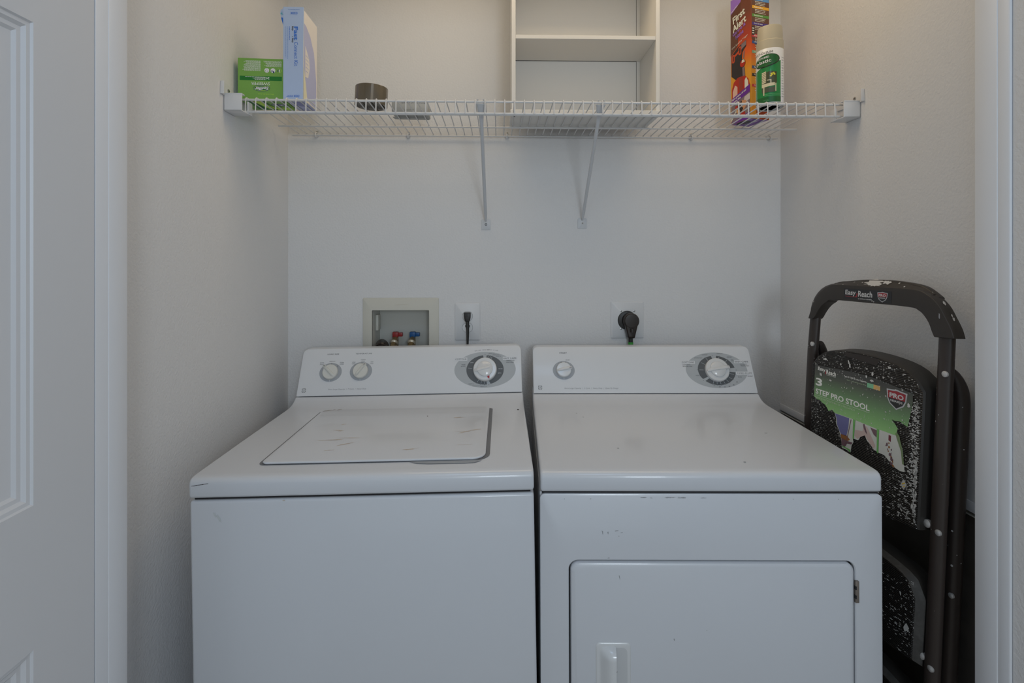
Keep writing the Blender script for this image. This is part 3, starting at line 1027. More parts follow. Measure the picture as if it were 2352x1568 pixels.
for a in (0, 2.09, 4.18):
    q.p2([(0.044 + 0.0042 * math.cos(a + d), 0.0315 + 0.0042 * math.sin(a + d)) for d in (0, 0.5, 1.0)] + [(0.044 + 0.0028 * math.cos(a + d), 0.0315 + 0.0028 * math.sin(a + d)) for d in (1.0, 0.5, 0)], fn(3), PRINTL)
# underside print seen through the wires
fb = face_fn((0, 0, 0), (1, 0, 0), (0, 1, 0), (0, 0, -1))
q.p2([(0.012, 0.006), (0.060, 0.006), (0.072, 0.098), (0.02, 0.098)], fb(1), G2)
q.p2([(0.030, 0.02), (0.052, 0.02), (0.072, 0.09), (0.05, 0.09)], fb(2), G3)
q.p2(ell(0.090, 0.050, 0.022, 0.010, 24), fb(1), NAVY)
q.text('Swiffer', 0.090, 0.050, 0.036, 0.011, fb(2), WPR, bold=0.02, shear=0.2, center=True)
q.p2([(0.06, 0.075), (0.117, 0.075), (0.117, 0.095), (0.06, 0.095)], fb(1), G3)
q.build('carton', GB, smooth=0)

# tall light blue kit box
CB = flat('box_light_blue', (164, 182, 230), 0.45, 0.86)
CW = flat('box_pale_side', (214, 208, 204), 0.5, 0.86)
CL = flat('box_lavender', (168, 172, 204), 0.5, 0.86)
CBL = flat('box_blue_ink', (46, 104, 190), 0.5, 0.9)
CTEAL = flat('box_teal', (40, 150, 170), 0.5, 0.9)
BLK = mat('black_ink', (0.02, 0.02, 0.022), 0.5)
KB = thing('kit_box', 'tall light blue box with sideways lettering beside the green box', 'box',
           (-0.5765, 1.3935, dz(-0.55, 1.44) + 0.0004), (0, 0, R(0.5)))
kw, kd, kh = 0.0535, 0.112, 0.2440
q = MB()
q.box(0.0005, kw - 0.0025, 0.006, kd, 0.0, kh - 0.002, CW, 0.0008, 1)
fs = face_fn((kw - 0.0025, 0.006, 0), (0, 1, 0), (0, 0, 1), (1, 0, 0))
q.p2([(0.004, 0.010), (0.060, 0.004), (0.098, 0.004), (0.098, 0.08), (0.080, 0.155), (0.050, 0.190), (0.020, 0.205), (0.004, 0.207)], fs(1), CL)
q.p2([(0.012, 0.065), (0.035, 0.070), (0.046, 0.100), (0.040, 0.125), (0.012, 0.150)], fs(2), CW)
lines(q, rn, fs(3), CL, 0.015, 0.040, 0.078, 0.13, 5, 0.002)
q.p2([(0.0, 0.0), (0.03, 0.0), (0.006, 0.08), (0.0, 0.09)], fs(2), flat('box_cream', (226, 208, 178), 0.5, 0.86))
fu = face_fn((0, 0, 0), (1, 0, 0), (0, 1, 0), (0, 0, -1))
q.p2([(0.003, 0.010), (0.049, 0.010), (0.049, 0.110), (0.003, 0.110)], fu(1), CL)
q.p2(ell(0.028, 0.045, 0.012, 0.022, 20), fu(2), flat('box_violet', (120, 124, 168), 0.5, 0.86))
q.build('carton', KB, smooth=0)
# slightly sprung front panel
q = MB()
N = 12
front_pts, back_pts = [], []
for i in range(N + 1):
    t = i / N
    z = kh * t + (0.0012 if i == N else 0)
    bow = 0.0030 * math.sin(PI * t) ** 2
    front_pts.append((0.0, kw - 0.0003 - 0.0022 * (1 - t) + 0.0, z, bow))
rows = [[(a - 0.0004, 0.0045 - 0.001 * bow, z), (b, 0.0045 - bow * 0.3, z), (b, 0.0005 - bow * 0.3, z), (a, -0.0002, z)] for a, b, z, bow in front_pts]
q.loops(rows, CB, cap0=True, cap1=True)
ff = face_fn((0, -0.0013, 0), (1, 0, 0), (0, 0, 1), (0, -1, 0))
# sideways lettering reads from the top down
fd = lambda L: (lambda p: ff(L)((p[1], kh - p[0])))


def down(s, x, y0, w, h, L, m, **k):
    """x = distance from the top, y0 = baseline distance from the left edge (letters' feet towards the left)"""
    return q.text(s, x, y0, w, h, lambda p: ff(L)((p[1], kh - p[0])), m, **k)


down('Fast', 0.0515, 0.0285, 0.0360, 0.0105, 1, CBL, bold=0.024)
down('Connect Kit', 0.0925, 0.0290, 0.0640, 0.0100, 1, CBL, bold=-0.006)
down('Easy', 0.0510, 0.0225, 0.0120, 0.0048, 1, BLK, bold=0.03)
down('Easy', 0.0825, 0.0225, 0.0120, 0.0048, 1, BLK, bold=0.03)
q.p2(ell(0.0245, kh - 0.0785, 0.0010, 0.0010, 8), ff(1), BLK)
for k, (a, b) in enumerate(((0.0515, 0.088), (0.0515, 0.135), (0.0515, 0.135))):
    xx = 0.0165 - k * 0.0052
    x = a
    while x < b:
        w = rn.uniform(0.002, 0.006)
        q.p2([(xx, kh - x), (xx, kh - x - w), (xx + 0.0012, kh - x - w), (xx + 0.0012, kh - x)], ff(1), CBL if k == 0 else flat('box_blue_pale', (130, 156, 200), 0.5, 0.86))
        x += w + 0.001
# mark and lines at the two ends, printed upside down
fi = lambda L: (lambda p: ff(L)((kw - p[0], kh - p[1])))
q.text('COX', 0.0155, 0.0125, 0.0190, 0.0062, fi(1), CBL, bold=0.025)
lines(q, rn, fi(1), flat('box_blue_pale', (130, 156, 200), 0.5, 0.86), 0.010, 0.042, 0.0045, 0.0075, 1, 0.0012)
q.text('COX', 0.0105, kh - 0.0105, 0.0150, 0.0055, fi(1), CBL, bold=0.025)
lines(q, rn, fi(1), CBL, 0.0275, 0.047, kh - 0.0105, kh - 0.0045, 2, 0.0010)
q.build('front_panel', KB, smooth=0)
# torn flap sticking out at upper left
q = MB()
fl = face_fn((0, 0.0030, 0), (1, 0, 0), (0, 0, 1), (0, -1, 0))
qz = lambda p: (p[0], 0.0035, p[1])
q.prism([(0.002, kh - 0.050), (-0.0008, kh - 0.050), (-0.0075, kh - 0.026), (-0.0085, kh - 0.018), (-0.0095, kh - 0.013), (-0.008, kh - 0.006), (-0.003, kh - 0.003), (0.002, kh + 0.001)], lambda p: (p[0], 0.0030, p[1]), lambda p: (p[0], 0.0038, p[1]), CB)
q.p2([(-0.0008, kh - 0.047), (-0.0072, kh - 0.026), (0.0, kh - 0.0265)], fl(1), CBL)
for a in (R(100), R(200), R(230), R(300)):
    q.p2([(-0.0042 + r_ * math.cos(a + d), kh - 0.0150 + r_ * math.sin(a + d)) for r_, d in ((0.0004, 1.5), (0.0045, 0.18), (0.0045, -0.18), (0.0004, -1.5))], fl(1), CTEAL)
q.build('torn_flap', KB, smooth=0)

# roll of brown packing tape
TR = thing('tape_roll', 'roll of brown packing tape lying on the wire shelf', 'tape',
           (-0.3612, 1.4620, dz(-0.36, 1.46) + 0.0026), (R(0.5), R(2.6), R(20)))
q = MB()
q.lathe([(0.0415, 0.0), (0.0446, 0.0), (0.0449, 0.0015), (0.0449, 0.0495), (0.0446, 0.051), (0.0415, 0.051), (0.0415, 0.0)], TAPEM, n=48)
q.add([(0.0452 * math.cos(a), 0.0452 * math.sin(a), z) for a in (R(262), R(266), R(270)) for z in (0.0012, 0.0498)], [(0, 2, 3, 1), (2, 4, 5, 3)], mat('tape_end', (0.23, 0.19, 0.13), 0.15, coat=0.6))
q.build('tape', TR)
q = MB()
q.lathe([(0.0385, 0.0003), (0.0414, 0.0003), (0.0414, 0.0507), (0.0385, 0.0507), (0.0385, 0.0003)], CARDB, n=48)
q.build('core', TR)

# small pale carton
GC = thing('carton', 'small pale grey carton on the shelf right of the tape roll', 'box',
           (-0.3125, 1.5060, dz(-0.26, 1.54) + 0.0012), (0, 0, R(2)))
q = MB()
q.box(0, 0.104, 0, 0.074, 0, 0.034, GREYBX, 0.0015, 2)
fc = face_fn((0, 0, 0), (1, 0, 0), (0, 0, 1), (0, -1, 0))
x = 0.030
for w in (0.004, 0.006, 0.003, 0.007, 0.003, 0.005, 0.004, 0.006, 0.005, 0.004, 0.006):
    q.p2(blob(x, 0.0285 + rn.uniform(-0.0012, 0.0006), w * 0.5, 0.0013, rn.uniform(-0.5, 0.3), 8, 0.5, rn), fc(1), PRINT)
    x += w + 0.0016
q.p2([(0.036, 0.005), (0.062, 0.0075), (0.066, 0.0095), (0.036, 0.0085)], fc(1), mat('carton_grey_wedge', (0.30, 0.31, 0.29), 0.6))  # darker grey wedge low on the front face
fu = face_fn((0, 0, 0), (1, 0, 0), (0, 1, 0), (0, 0, -1))
q.p2([(0.008, 0.012), (0.092, 0.012), (0.092, 0.056), (0.008, 0.056)], fu(1), mat('carton_under_print', (0.30, 0.31, 0.30), 0.6))
q.build('sleeve', GC)
q = MB()
q.prism([(-0.006, 0.052), (0.101, 0.064), (0.100, 0.079), (-0.002, 0.075)], lambda p: (p[0], p[1], -0.0004), lambda p: (p[0], p[1], 0.0008), GREYBX)
q.build('flap', GC, smooth=0)

# open white cabinet (cubby) standing on the shelf
CBN = thing('cubby_cabinet', 'open white cubby cabinet standing on the middle of the shelf', 'cabinet',
            (0.0345, 1.5100, dz(0.25, 1.5) + 0.0003))
cw, cd, ch, th = 0.4352, 0.176, 0.640, 0.0115
for nm, bx in (('side_panel', (0, th, 0, cd, 0, ch)), ('side_panel', (cw - th, cw, 0, cd, 0, ch)), ('bottom_panel', (-0.004, cw + 0.004, -0.004, cd, -0.0002, 0.0115)), ('top_panel', (th, cw - th, 0, cd, ch - th, ch)),
               ('shelf_board', (th, cw - th, 0.003, cd - 0.006, 0.2205, 0.2315)), ('shelf_board', (th, cw - th, 0.003, cd - 0.006, 0.4300, 0.4410))):
    q = MB()
    if nm == 'bottom_panel':
        q.box(*bx, MELA, 0.0015, 2)
        for sx in (0.008, cw - 0.008):
            q.p2(ell(sx, 0.03, 0.0035, 0.0035, 12), lambda p: (p[0], p[1], -0.0005), DARKMK)
    elif nm == 'side_panel':
        q.box(bx[0], bx[1], 0, cd, 0.0115, ch, MELA, 0.0008, 1)
    else:
        q.box(*bx, MELA, 0.0006, 1)
    q.build(nm, CBN, smooth=20)
q = MB(); q.box(th, cw - th, cd - 0.005, cd - 0.001, 0.0115, ch - th, MELA); q.build('back_panel', CBN, smooth=0)
q = MB()
for zz in (0.0115, 0.2205):
    pass
q.box(cw - th - 0.0135, cw - th - 0.0125, cd - 0.0056, cd - 0.0050, 0.012, ch - th, DARKMK)
q.box(th, cw - th - 0.013, cd - 0.0056, cd - 0.0050, 0.2190, 0.2204, DARKMK)
q.build('panel_seam', CBN, smooth=0)

# fire extinguisher box
FA = thing('extinguisher_box', 'tall orange and purple extinguisher box behind the spray can', 'box',
           (0.7531, 1.5363, dz(0.77, 1.54) + 0.0006), (0, 0, R(17)))
fw, fd_, fh = 0.0690, 0.0850, 0.390
ORG = flat('fa_orange', (232, 140, 30), 0.35, 0.85, coat=0.2)
ORD = flat('fa_red_orange', (196, 72, 28), 0.35, 0.8, coat=0.2)
BRN = flat('fa_dark_brown', (96, 58, 40), 0.35, 0.8, coat=0.2)
PUR = flat('fa_purple', (104, 42, 150), 0.35, 0.8, coat=0.2)
PURL = flat('fa_lilac', (150, 110, 196), 0.4, 0.8)
RD = flat('fa_red', (178, 44, 24), 0.3, 0.8, coat=0.2)
CRM = flat('fa_cream', (238, 222, 206), 0.4, 0.8)
GRY = flat('fa_grey', (128, 112, 116), 0.4, 0.8)
BKG = flat('fa_charcoal', (50, 42, 42), 0.35, 0.8)
SKN = flat('fa_skin', (206, 150, 112), 0.4, 0.8)
GRD = MATS.get('fa_print')


def graded(name, stops, axis, lo, hi, rough=0.35, gain=1.6):
    """printed colour blend along a local axis (ink on the carton itself)"""
    m = bpy.data.materials.new(name)
    m.use_nodes = True
    nt = m.node_tree
    p = nt.nodes['Principled BSDF']
    p.inputs['Roughness'].default_value = rough
    tc = nt.nodes.new('ShaderNodeTexCoord')
    sp = nt.nodes.new('ShaderNodeSeparateXYZ')
    nt.links.new(tc.outputs['Object'], sp.inputs[0])
    mr = nt.nodes.new('ShaderNodeMapRange')
    mr.inputs[1].default_value, mr.inputs[2].default_value = lo, hi
    nt.links.new(sp.outputs[axis], mr.inputs[0])
    cr = nt.nodes.new('ShaderNodeValToRGB')
    els = cr.color_ramp.elements
    while len(els) < len(stops):
        els.new(0.5)
    for e, (t, c) in zip(els, stops):
        e.position = t
        s = srgb(c)
        e.color = tuple(min(0.88, v * gain) for v in s[:3]) + (1,)
    nt.links.new(mr.outputs[0], cr.inputs[0])
    nt.links.new(cr.outputs[0], p.inputs['Base Color'])
    MATS[name] = m
    return m


FAB = graded('fa_print_blend', [(0.0, (226, 140, 40)), (0.45, (228, 136, 34)), (0.62, (206, 84, 30)), (0.78, (150, 52, 32)), (1.0, (98, 56, 40))], 2, 0.0, 0.33)
q = MB()
q.box(0, fw, 0, fd_, 0, fh, FAB, 0.0008, 1)
fl = face_fn((0, fd_, 0), (0, -1, 0), (0, 0, 1), (-1, 0, 0))     # left face: u from the back corner to the near corner
W_ = fd_
q.p2([(0.0, 0.13), (0.0, fh), (0.045, fh), (0.030, 0.235), (0.0, 0.215)], fl(1), BRN)
q.p2([(0.0, 0.345), (0.0, fh), (0.05, fh), (0.042, 0.368)], fl(2), PURL)
q.p2([(0.002, 0.350), (0.03, 0.363), (0.03, 0.365), (0.002, 0.352)], fl(3), CRM)
sk = R(17)


def slant(s, x, y, w, h, m, L=5, bold=0.03, a=sk, shear=0.15):
    q.text(s, x, y, w, h, fl(L), m, bold=bold, shear=shear, rot=a)


slant('First', 0.012, 0.3100, 0.054, 0.022, CRM, bold=0.028)
slant('Alert', 0.011, 0.2830, 0.060, 0.022, CRM, bold=0.028)
slant('Garage &', 0.012, 0.2700, 0.056, 0.013, PURL, bold=0.02)
slant('Home', 0.024, 0.2590, 0.034, 0.013, PURL, bold=0.02)
slant('With SureGrip Trigger', 0.007, 0.2320, 0.070, 0.0065, CRM, bold=0.03)
# extinguisher: handle, gauge, cylinder
q.p2([(0.004, 0.150), (0.004, 0.215), (0.03, 0.232), (0.066, 0.243), (0.066, 0.225), (0.050, 0.210), (0.048, 0.180), (0.060, 0.160), (0.062, 0.134), (0.030, 0.128)], fl(2), BKG)
q.p2([(0.046, 0.220), (0.066, 0.228), (0.066, 0.242), (0.046, 0.236)], fl(3), GRY)
q.p2([(0.055, 0.210), (0.060, 0.214), (0.058, 0.190), (0.054, 0.190)], fl(3), GRY)
q.p2([(0.052, 0.135), (0.061, 0.136), (0.058, 0.168), (0.050, 0.165)], fl(3), GRY)
for a in ((0.006, 0.190), (0.034, 0.206)):
    q.p2(rr(a[0], a[0] + 0.012, a[1], a[1] + 0.026, 0.005, 4), fl(3), ORD)
    q.p2(rr(a[0] + 0.004, a[0] + 0.008, a[1] + 0.005, a[1] + 0.021, 0.0018, 4), fl(4), BKG)
q.p2([(0.016, 0.205), (0.036, 0.214), (0.036, 0.222), (0.016, 0.212)], fl(3), ORD)
q.p2(ell(0.0505, 0.176, 0.0125, 0.013, 28), fl(4), BKG)
q.p2(ell(0.0515, 0.176, 0.0105, 0.011, 28), fl(5), RD)
q.p2([(0.047, 0.178), (0.050, 0.187), (0.058, 0.186), (0.061, 0.178)], fl(6), CRM)
q.p2([(0.006, 0.075), (0.006, 0.108), (0.014, 0.128), (0.030, 0.138), (0.060, 0.137), (0.075, 0.122), (0.080, 0.105), (0.080, 0.075)], fl(3), RD)
q.p2([(0.010, 0.072), (0.010, 0.100), (0.020, 0.118), (0.030, 0.110), (0.030, 0.072)], fl(4), flat('fa_highlight', (232, 180, 164), 0.3, 0.8))
q.p2([(0.060, 0.090), (0.060, 0.122), (0.066, 0.130), (0.074, 0.116), (0.076, 0.095)], fl(4), CRM)
q.p2([(0.036, 0.075), (0.036, 0.136), (0.052, 0.136), (0.054, 0.075)], fl(4), flat('fa_red_mid', (150, 60, 44), 0.3, 0.8))
# photo of the hand, bands with writing
q.p2([(0.004, 0.0), (0.004, 0.062), (0.082, 0.085), (0.082, 0.0)], fl(5), GRY)
q.p2([(0.004, 0.056), (0.004, 0.078), (0.082, 0.104), (0.082, 0.082)], fl(6), PUR)
slant('Fights grease, oil and', 0.007, 0.0690, 0.064, 0.0075, CRM, L=8)
slant('electrical fires', 0.007, 0.0605, 0.040, 0.0065, CRM, L=8)
q.p2([(0.055, 0.050), (0.082, 0.060), (0.082, 0.078), (0.06, 0.072)], fl(6), flat('fa_cuff', (200, 190, 188), 0.4, 0.8))
q.p2([(0.030, 0.038), (0.040, 0.060), (0.050, 0.064), (0.066, 0.060), (0.070, 0.046), (0.058, 0.034), (0.046, 0.030)], fl(7), SKN)
q.p2([(0.030, 0.046), (0.046, 0.064), (0.050, 0.061), (0.044, 0.048), (0.056, 0.038), (0.046, 0.028), (0.036, 0.034)], fl(8), BKG)
for k in range(3):
    q.p2(ell(0.030 + 0.004 * k, 0.040 - 0.007 * k, 0.0085, 0.0032, 14), fl(9), flat('fa_skin_lit', (222, 170, 120), 0.4, 0.8))
q.p2(ell(0.027, 0.048, 0.006, 0.005, 14), fl(9), RD)
q.p2([(0.042, 0.026), (0.060, 0.030), (0.066, 0.012), (0.044, 0.010)], fl(7), RD)
q.p2([(0.004, 0.006), (0.004, 0.014), (0.026, 0.040), (0.026, 0.034)], fl(8), CRM)
q.p2([(0.004, 0.0), (0.004, 0.004), (0.082, 0.022), (0.082, 0.0)], fl(9), PUR)
# underside
fu = face_fn((0, 0, 0), (1, 0, 0), (0, 1, 0), (0, 0, -1))
q.p2([(0.001, 0.001), (0.068, 0.001), (0.068, 0.084), (0.001, 0.084)], fu(1), PUR)
q.p2(ell(0.018, 0.050, 0.014, 0.026, 24), fu(2), BLK)
q.text('FIRST ALERT', 0.040, 0.042, 0.05, 0.008, fu(2), CRM, rot=PI / 2, bold=0.02, center=True)
# right face with coloured bands
fr = face_fn((0, 0, 0), (1, 0, 0), (0, 0, 1), (0, -1, 0))
q.p2([(0.002, 0.240), (0.067, 0.150), (0.067, fh - 0.002), (0.002, fh - 0.002)], fr(1), BRN)
bands = [(0.355, (84, 140, 196)), (0.331, (238, 160, 40)), (0.306, (84, 138, 60)), (0.281, (72, 52, 128)), (0.245, (200, 52, 72)), (0.225, (40, 86, 160)), (0.196, (128, 176, 150)), (0.150, (60, 80, 130)), (0.127, (50, 44, 44)), (0.095, (200, 50, 62))]
names = ['Heavy Duty', 'Auto Office', 'Standard Home', 'Garage & Home', 'Kitchen', 'Marine', 'Home', 'Recreation', 'Rechargeable', 'Commercial']
for (zb, c), s in zip(bands, names):
    q.p2([(0.004, zb), (0.067, zb), (0.067, zb + 0.0085), (0.004, zb + 0.0085)], fr(2), flat('fa_band_%d_%d_%d' % c, c, 0.4, 0.8))
    q.text(s, 0.011, zb + 0.0022, 0.032 if len(s) > 8 else 0.022, 0.0046, fr(3), CRM, bold=0.02)
    lines(q, rn, fr(3), CRM, 0.014, 0.056, zb - 0.0145, zb - 0.001, 3 if zb > 0.24 else 2, 0.0016)
q.p2([(0.003, 0.250), (0.013, 0.250), (0.013, 0.276), (0.003, 0.276)], fr(3), BKG)
for zz in (0.269, 0.262, 0.255):
    q.p2([(0.004, zz), (0.011, zz), (0.011, zz + 0.0030), (0.004, zz + 0.0030)], fr(4), CRM)
q.p2([(0.02, 0.0), (0.067, 0.0), (0.067, 0.09), (0.02, 0.065)], fr(1), ORD)
q.p2([(0.0005, 0.0005), (0.068, 0.0005), (0.068, 0.03), (0.0005, 0.05)], fr(1), ORG)
q.build('carton', FA, smooth=0)

# spray paint can
SP = thing('spray_can', 'spray paint can with a beige cap and green label', 'spray can',
           (0.7625, 1.4460, dz(0.76, 1.42) + 0.0005))
rc = 0.0357
q = MB()
q.lathe([(0.026, 0.002), (0.0320, 0.0), (0.0345, 0.0015), (0.0345, 0.006), (0.0335, 0.0075)], STEEL, n=40)
q.lathe([(0.026, 0.002), (0.020, 0.006), (0.0, 0.008)], STEEL, n=40)
q.build('bottom_rim', SP)
q = MB()
CANW = flat('can_white', (226, 224, 226), 0.22, 0.85, coat=0.5)
CANG = flat('can_green', (16, 124, 58), 0.22, 0.8, coat=0.5)
CANDG = flat('can_deep_green', (12, 88, 36), 0.22, 0.8, coat=0.5)
CANK = flat('can_black', (30, 26, 22), 0.25, 0.8, coat=0.5)
CANB = flat('can_beige_print', (206, 194, 160), 0.3, 0.8, coat=0.5)
CANF = flat('can_foliage', (62, 66, 34), 0.3, 0.8, coat=0.5)
CANY = flat('can_yellow', (222, 206, 50), 0.3, 0.8, coat=0.5)
q.lathe([(0.0345, 0.0068), (rc, 0.0085), (rc, 0.158), (0.0350, 0.1595)], CANW, n=64)
VIEW = R(-106)          # centre of the label faces front, turned a bit to the left


def wrap(layer):
    def g(p):
        a = VIEW + p[0] / rc
        rr_ = rc + 0.00045 + 0.00030 * layer
        return (rr_ * math.cos(a), rr_ * math.sin(a), p[1])
    return g


def strip(x0, x1, lo, hi, layer, m, n=24):
    lo_, hi_ = (lo if callable(lo) else (lambda x: lo)), (hi if callable(hi) else (lambda x: hi))
    g = wrap(layer)
    vs, fs = [], []
    for i in range(n + 1):
        x = x0 + (x1 - x0) * i / n
        vs += [g((x, lo_(x))), g((x, hi_(x)))]
    for i in range(n):
        fs.append((2 * i, 2 * i + 2, 2 * i + 3, 2 * i + 1))
    q.add(vs, fs, m)


LX = 0.0225            # right edge of the coloured label
X0 = -0.052
strip(X0, LX, 0.009, lambda x: 0.100 + (x - X0) * 0.33, 0, CANG, 30)
strip(X0, LX, 0.009, 0.024, 1, CANDG, 30)
strip(X0, LX - 0.001, lambda x: 0.0995 + (x - X0) * 0.33, lambda x: 0.1008 + (x - X0) * 0.33, 2, CANW, 30)


def oval(cx, cz, rx, rz, tilt, layer, m):
    def lo(x):
        t = max(-1, min(1, (x - cx) / rx)); return cz + tilt * (x - cx) - rz * math.sqrt(max(0, 1 - t * t))
    def hi(x):
        t = max(-1, min(1, (x - cx) / rx)); return cz + tilt * (x - cx) + rz * math.sqrt(max(0, 1 - t * t))
    strip(cx - rx, cx + rx, lo, hi, layer, m, 40)


oval(-0.0165, 0.1245, 0.0350, 0.0175, 0.12, 3, CANK)
oval(-0.0175, 0.1250, 0.0335, 0.0160, 0.12, 4, CANDG)
q.text('RUST-OLEUM', -0.0555, 0.1435, 0.056, 0.0062, wrap(2), CANK, bold=0.012, rot=0.02)
q.text('TEXTURED', -0.0425, 0.1285, 0.034, 0.0050, wrap(6), CANW, bold=0.02, rot=0.10)
q.text('plastic', -0.0430, 0.1130, 0.040, 0.0125, wrap(6), CANW, bold=0.01, rot=0.10)
# garden scene with a slatted chair
strip(-0.028, 0.010, 0.060, lambda x: 0.094 - 300 * (x + 0.004) ** 2 * 0.05, 2, CANF, 20)
for k in range(6):
    oval(-0.0005 + 0.0045 * math.cos(k), 0.0845 + 0.004 * math.sin(k * 1.7), 0.0024, 0.0022, 0, 4, CANY)
for k in range(7):
    strip(-0.0275, -0.0165, (lambda k: lambda x: 0.0610 + 0.0046 * k + (x + 0.0275) * 0.25)(k), (lambda k: lambda x: 0.0645 + 0.0046 * k + (x + 0.0275) * 0.25)(k), 4, CANB, 6)
strip(-0.0275, 0.005, lambda x: 0.050 + (x + 0.0275) * 0.12, lambda x: 0.060 + (x + 0.0275) * 0.06, 4, CANB, 10)
strip(-0.0140, -0.0035, 0.0685, 0.0710, 4, CANB, 6)
strip(-0.0060, -0.0035, 0.060, 0.070, 4, CANB, 2)
strip(0.0060, 0.0085, 0.038, 0.060, 4, CANB, 2)
strip(-0.0235, -0.0205, 0.028, 0.052, 4, CANB, 2)
strip(-0.0275, 0.006, 0.036, 0.050, 3, flat('can_shade_print', (74, 80, 60), 0.3, 0.8), 8)
for zz in (0.0265, 0.0305):
    strip(-0.020, 0.020, (lambda z: lambda x: z + 0.0)(zz), (lambda z: lambda x: z + 0.0008)(zz), 3, flat('can_pale_green', (110, 176, 120), 0.3, 0.8), 10)
q.text('12 OZ. (340g)', -0.024, 0.0125, 0.014, 0.0034, wrap(3), flat('can_pale_green', (110, 176, 120), 0.3, 0.8))
for k in range(16):
    zz = 0.132 - 0.0072 * k
    strip(0.0265, 0.0265 + rn.uniform(0.006, 0.011), zz, zz + 0.0012, 1, PRINTL, 3)
q.build('body', SP)
q = MB()
CAPM = flat('beige_cap', (176, 166, 144), 0.4, 0.8)
q.lathe([(0.0352, 0.1592), (0.0352, 0.1600), (0.0347, 0.184), (0.0330, 0.186), (0.0318, 0.2215), (0.0310, 0.2250), (0.0285, 0.2262), (0.0, 0.2265)], CAPM, n=48)
q.build('cap', SP)


# ------------------------------------------------------------------ wall fittings
# washer supply and drain box
OB = thing('washer_outlet_box', 'ivory recessed plumbing box with two valves above the washing machine', 'plumbing box', (0, YB, 0))
q = MB()
ox = rr(-0.4594, -0.2056, 0.955, 1.2127, 0.003, 3)
ix = rr(BX0, BX1, BZ0, BZ1, 0.003, 3)
q.loops([[(x, -0.0002, z) for x, z in ox], [(x, -0.004, z) for x, z in ox], [(x * 1, -0.005, z) for x, z in rr(-0.4580, -0.2070, 0.9564, 1.2113, 0.003, 3)],
         [(x, -0.005, z) for x, z in ix], [(x, 0.002, z) for x, z in ix]], IVORY)
fz = lambda p: (p[0], -0.0052, p[1])
q.p2([(-0.360, 1.1835), (-0.318, 1.1850), (-0.310, 1.1985), (-0.352, 1.1985)][:0] or blob(-0.331, 1.190, 0.022, 0.0006, 0.06, 12, 0.3, rn), fz, mat('faint_brown', (0.58, 0.52, 0.42), 0.6))
q.build('frame', OB)
q = MB()
i1 = rr(BX0 + 0.0008, BX1 - 0.0008, BZ0 + 0.0008, BZ1 - 0.0008, 0.003, 3)
i2 = rr(BX0 + 0.006, BX1 - 0.004, BZ0 + 0.002, BZ1 - 0.004, 0.004, 3)
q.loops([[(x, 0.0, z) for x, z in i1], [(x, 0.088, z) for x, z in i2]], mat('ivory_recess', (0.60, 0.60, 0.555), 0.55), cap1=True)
q.build('recess', OB)
q = MB()
q.box(BX0 + 0.003, BX0 + 0.012, 0.035, 0.070, 1.098, 1.152, IVORY, 0.002)
q.build('knockout', OB)
for vx, vm, lab in ((-0.3600, VRED, 'red hot water valve handle'), (-0.3010, VBLUE, 'blue cold water valve handle')):
    vx += 0.0
    q = MB()
    q.tube([(vx, 0.055, 0.992), (vx, 0.055, 1.076)], 0.0085, BRASS, 14)
    q.tube([(vx, 0.055, 1.070), (vx, 0.032, 1.067), (vx, 0.014, 1.054)], [0.0080, 0.0095, 0.0105], BRASS, 14)
    q.lathe([(0.0135, 0.0), (0.0140, 0.004), (0.0105, 0.008)], GALV, n=20, M=Matrix.Translation((vx, 0.021, 1.060)) @ Matrix.Rotation(R(125), 4, 'X'))
    q.lathe([(0.0115, 0.0), (0.0125, 0.006), (0.0125, 0.018)], BRASS, n=6, M=Matrix.Translation((vx, 0.015, 1.054)) @ Matrix.Rotation(R(125), 4, 'X'))
    v = q.build('valve', OB)
    q = MB()
    q.box(vx - 0.0105, vx + 0.0085, 0.042, 0.062, 1.0720, 1.0915, vm, 0.002)
    q.box(vx + 0.005, vx + 0.0235, 0.047, 0.059, 1.0755, 1.0890, vm, 0.002)
    hq = q.build('valve_handle', v)
    hq['label'] = lab
DH = MB()
DH.tube([(-0.402, YB + 0.062, 1.035), (-0.402, YB + 0.040, 1.046), (-0.399, YB + 0.012, 1.052), (-0.394, YB - 0.018, 1.048), (-0.388, YB - 0.036, 1.025), (-0.386, YB - 0.040, 0.98), (-0.386, YB - 0.040, 0.80)], [0.017, 0.0185, 0.0205, 0.0225, 0.0215, 0.019, 0.018], BROWNP, 18)
for k in range(7):
    t = k / 6
    c = Vector((-0.402, YB + 0.036, 1.047)).lerp(Vector((-0.392, YB - 0.026, 1.041)), t)
    rk = 0.0188 + 0.0040 * t
    DH.tube([c + Vector((rk * math.cos(a), -0.010 * t * math.sin(a), rk * math.sin(a))) for a in [2 * PI * i / 20 for i in range(20)]], 0.0014, BROWNP, 6, closed=True)
tag(DH.build('drain_hose'), 'dark corrugated drain hose curving out of the ivory plumbing box', 'hose')
for vx, lab in ((-0.3600, 'dark supply hose below the red valve handle'), (-0.3010, 'dark supply hose below the blue valve handle')):
    q = MB()
    q.tube([(vx, YB + 0.0085, 1.0475), (vx + 0.006, YB - 0.004, 1.036), (vx + 0.013, YB - 0.022, 1.008), (vx + 0.016, YB - 0.032, 0.95), (vx + 0.016, YB - 0.034, 0.80)], 0.0095, BROWNP, 12)
    q.tube([(vx, YB + 0.0090, 1.0480), (vx + 0.003, YB + 0.001, 1.0405)], 0.0108, BRASS, 6)
    tag(q.build('supply_hose'), lab, 'hose', 'water supply hoses of the washer')

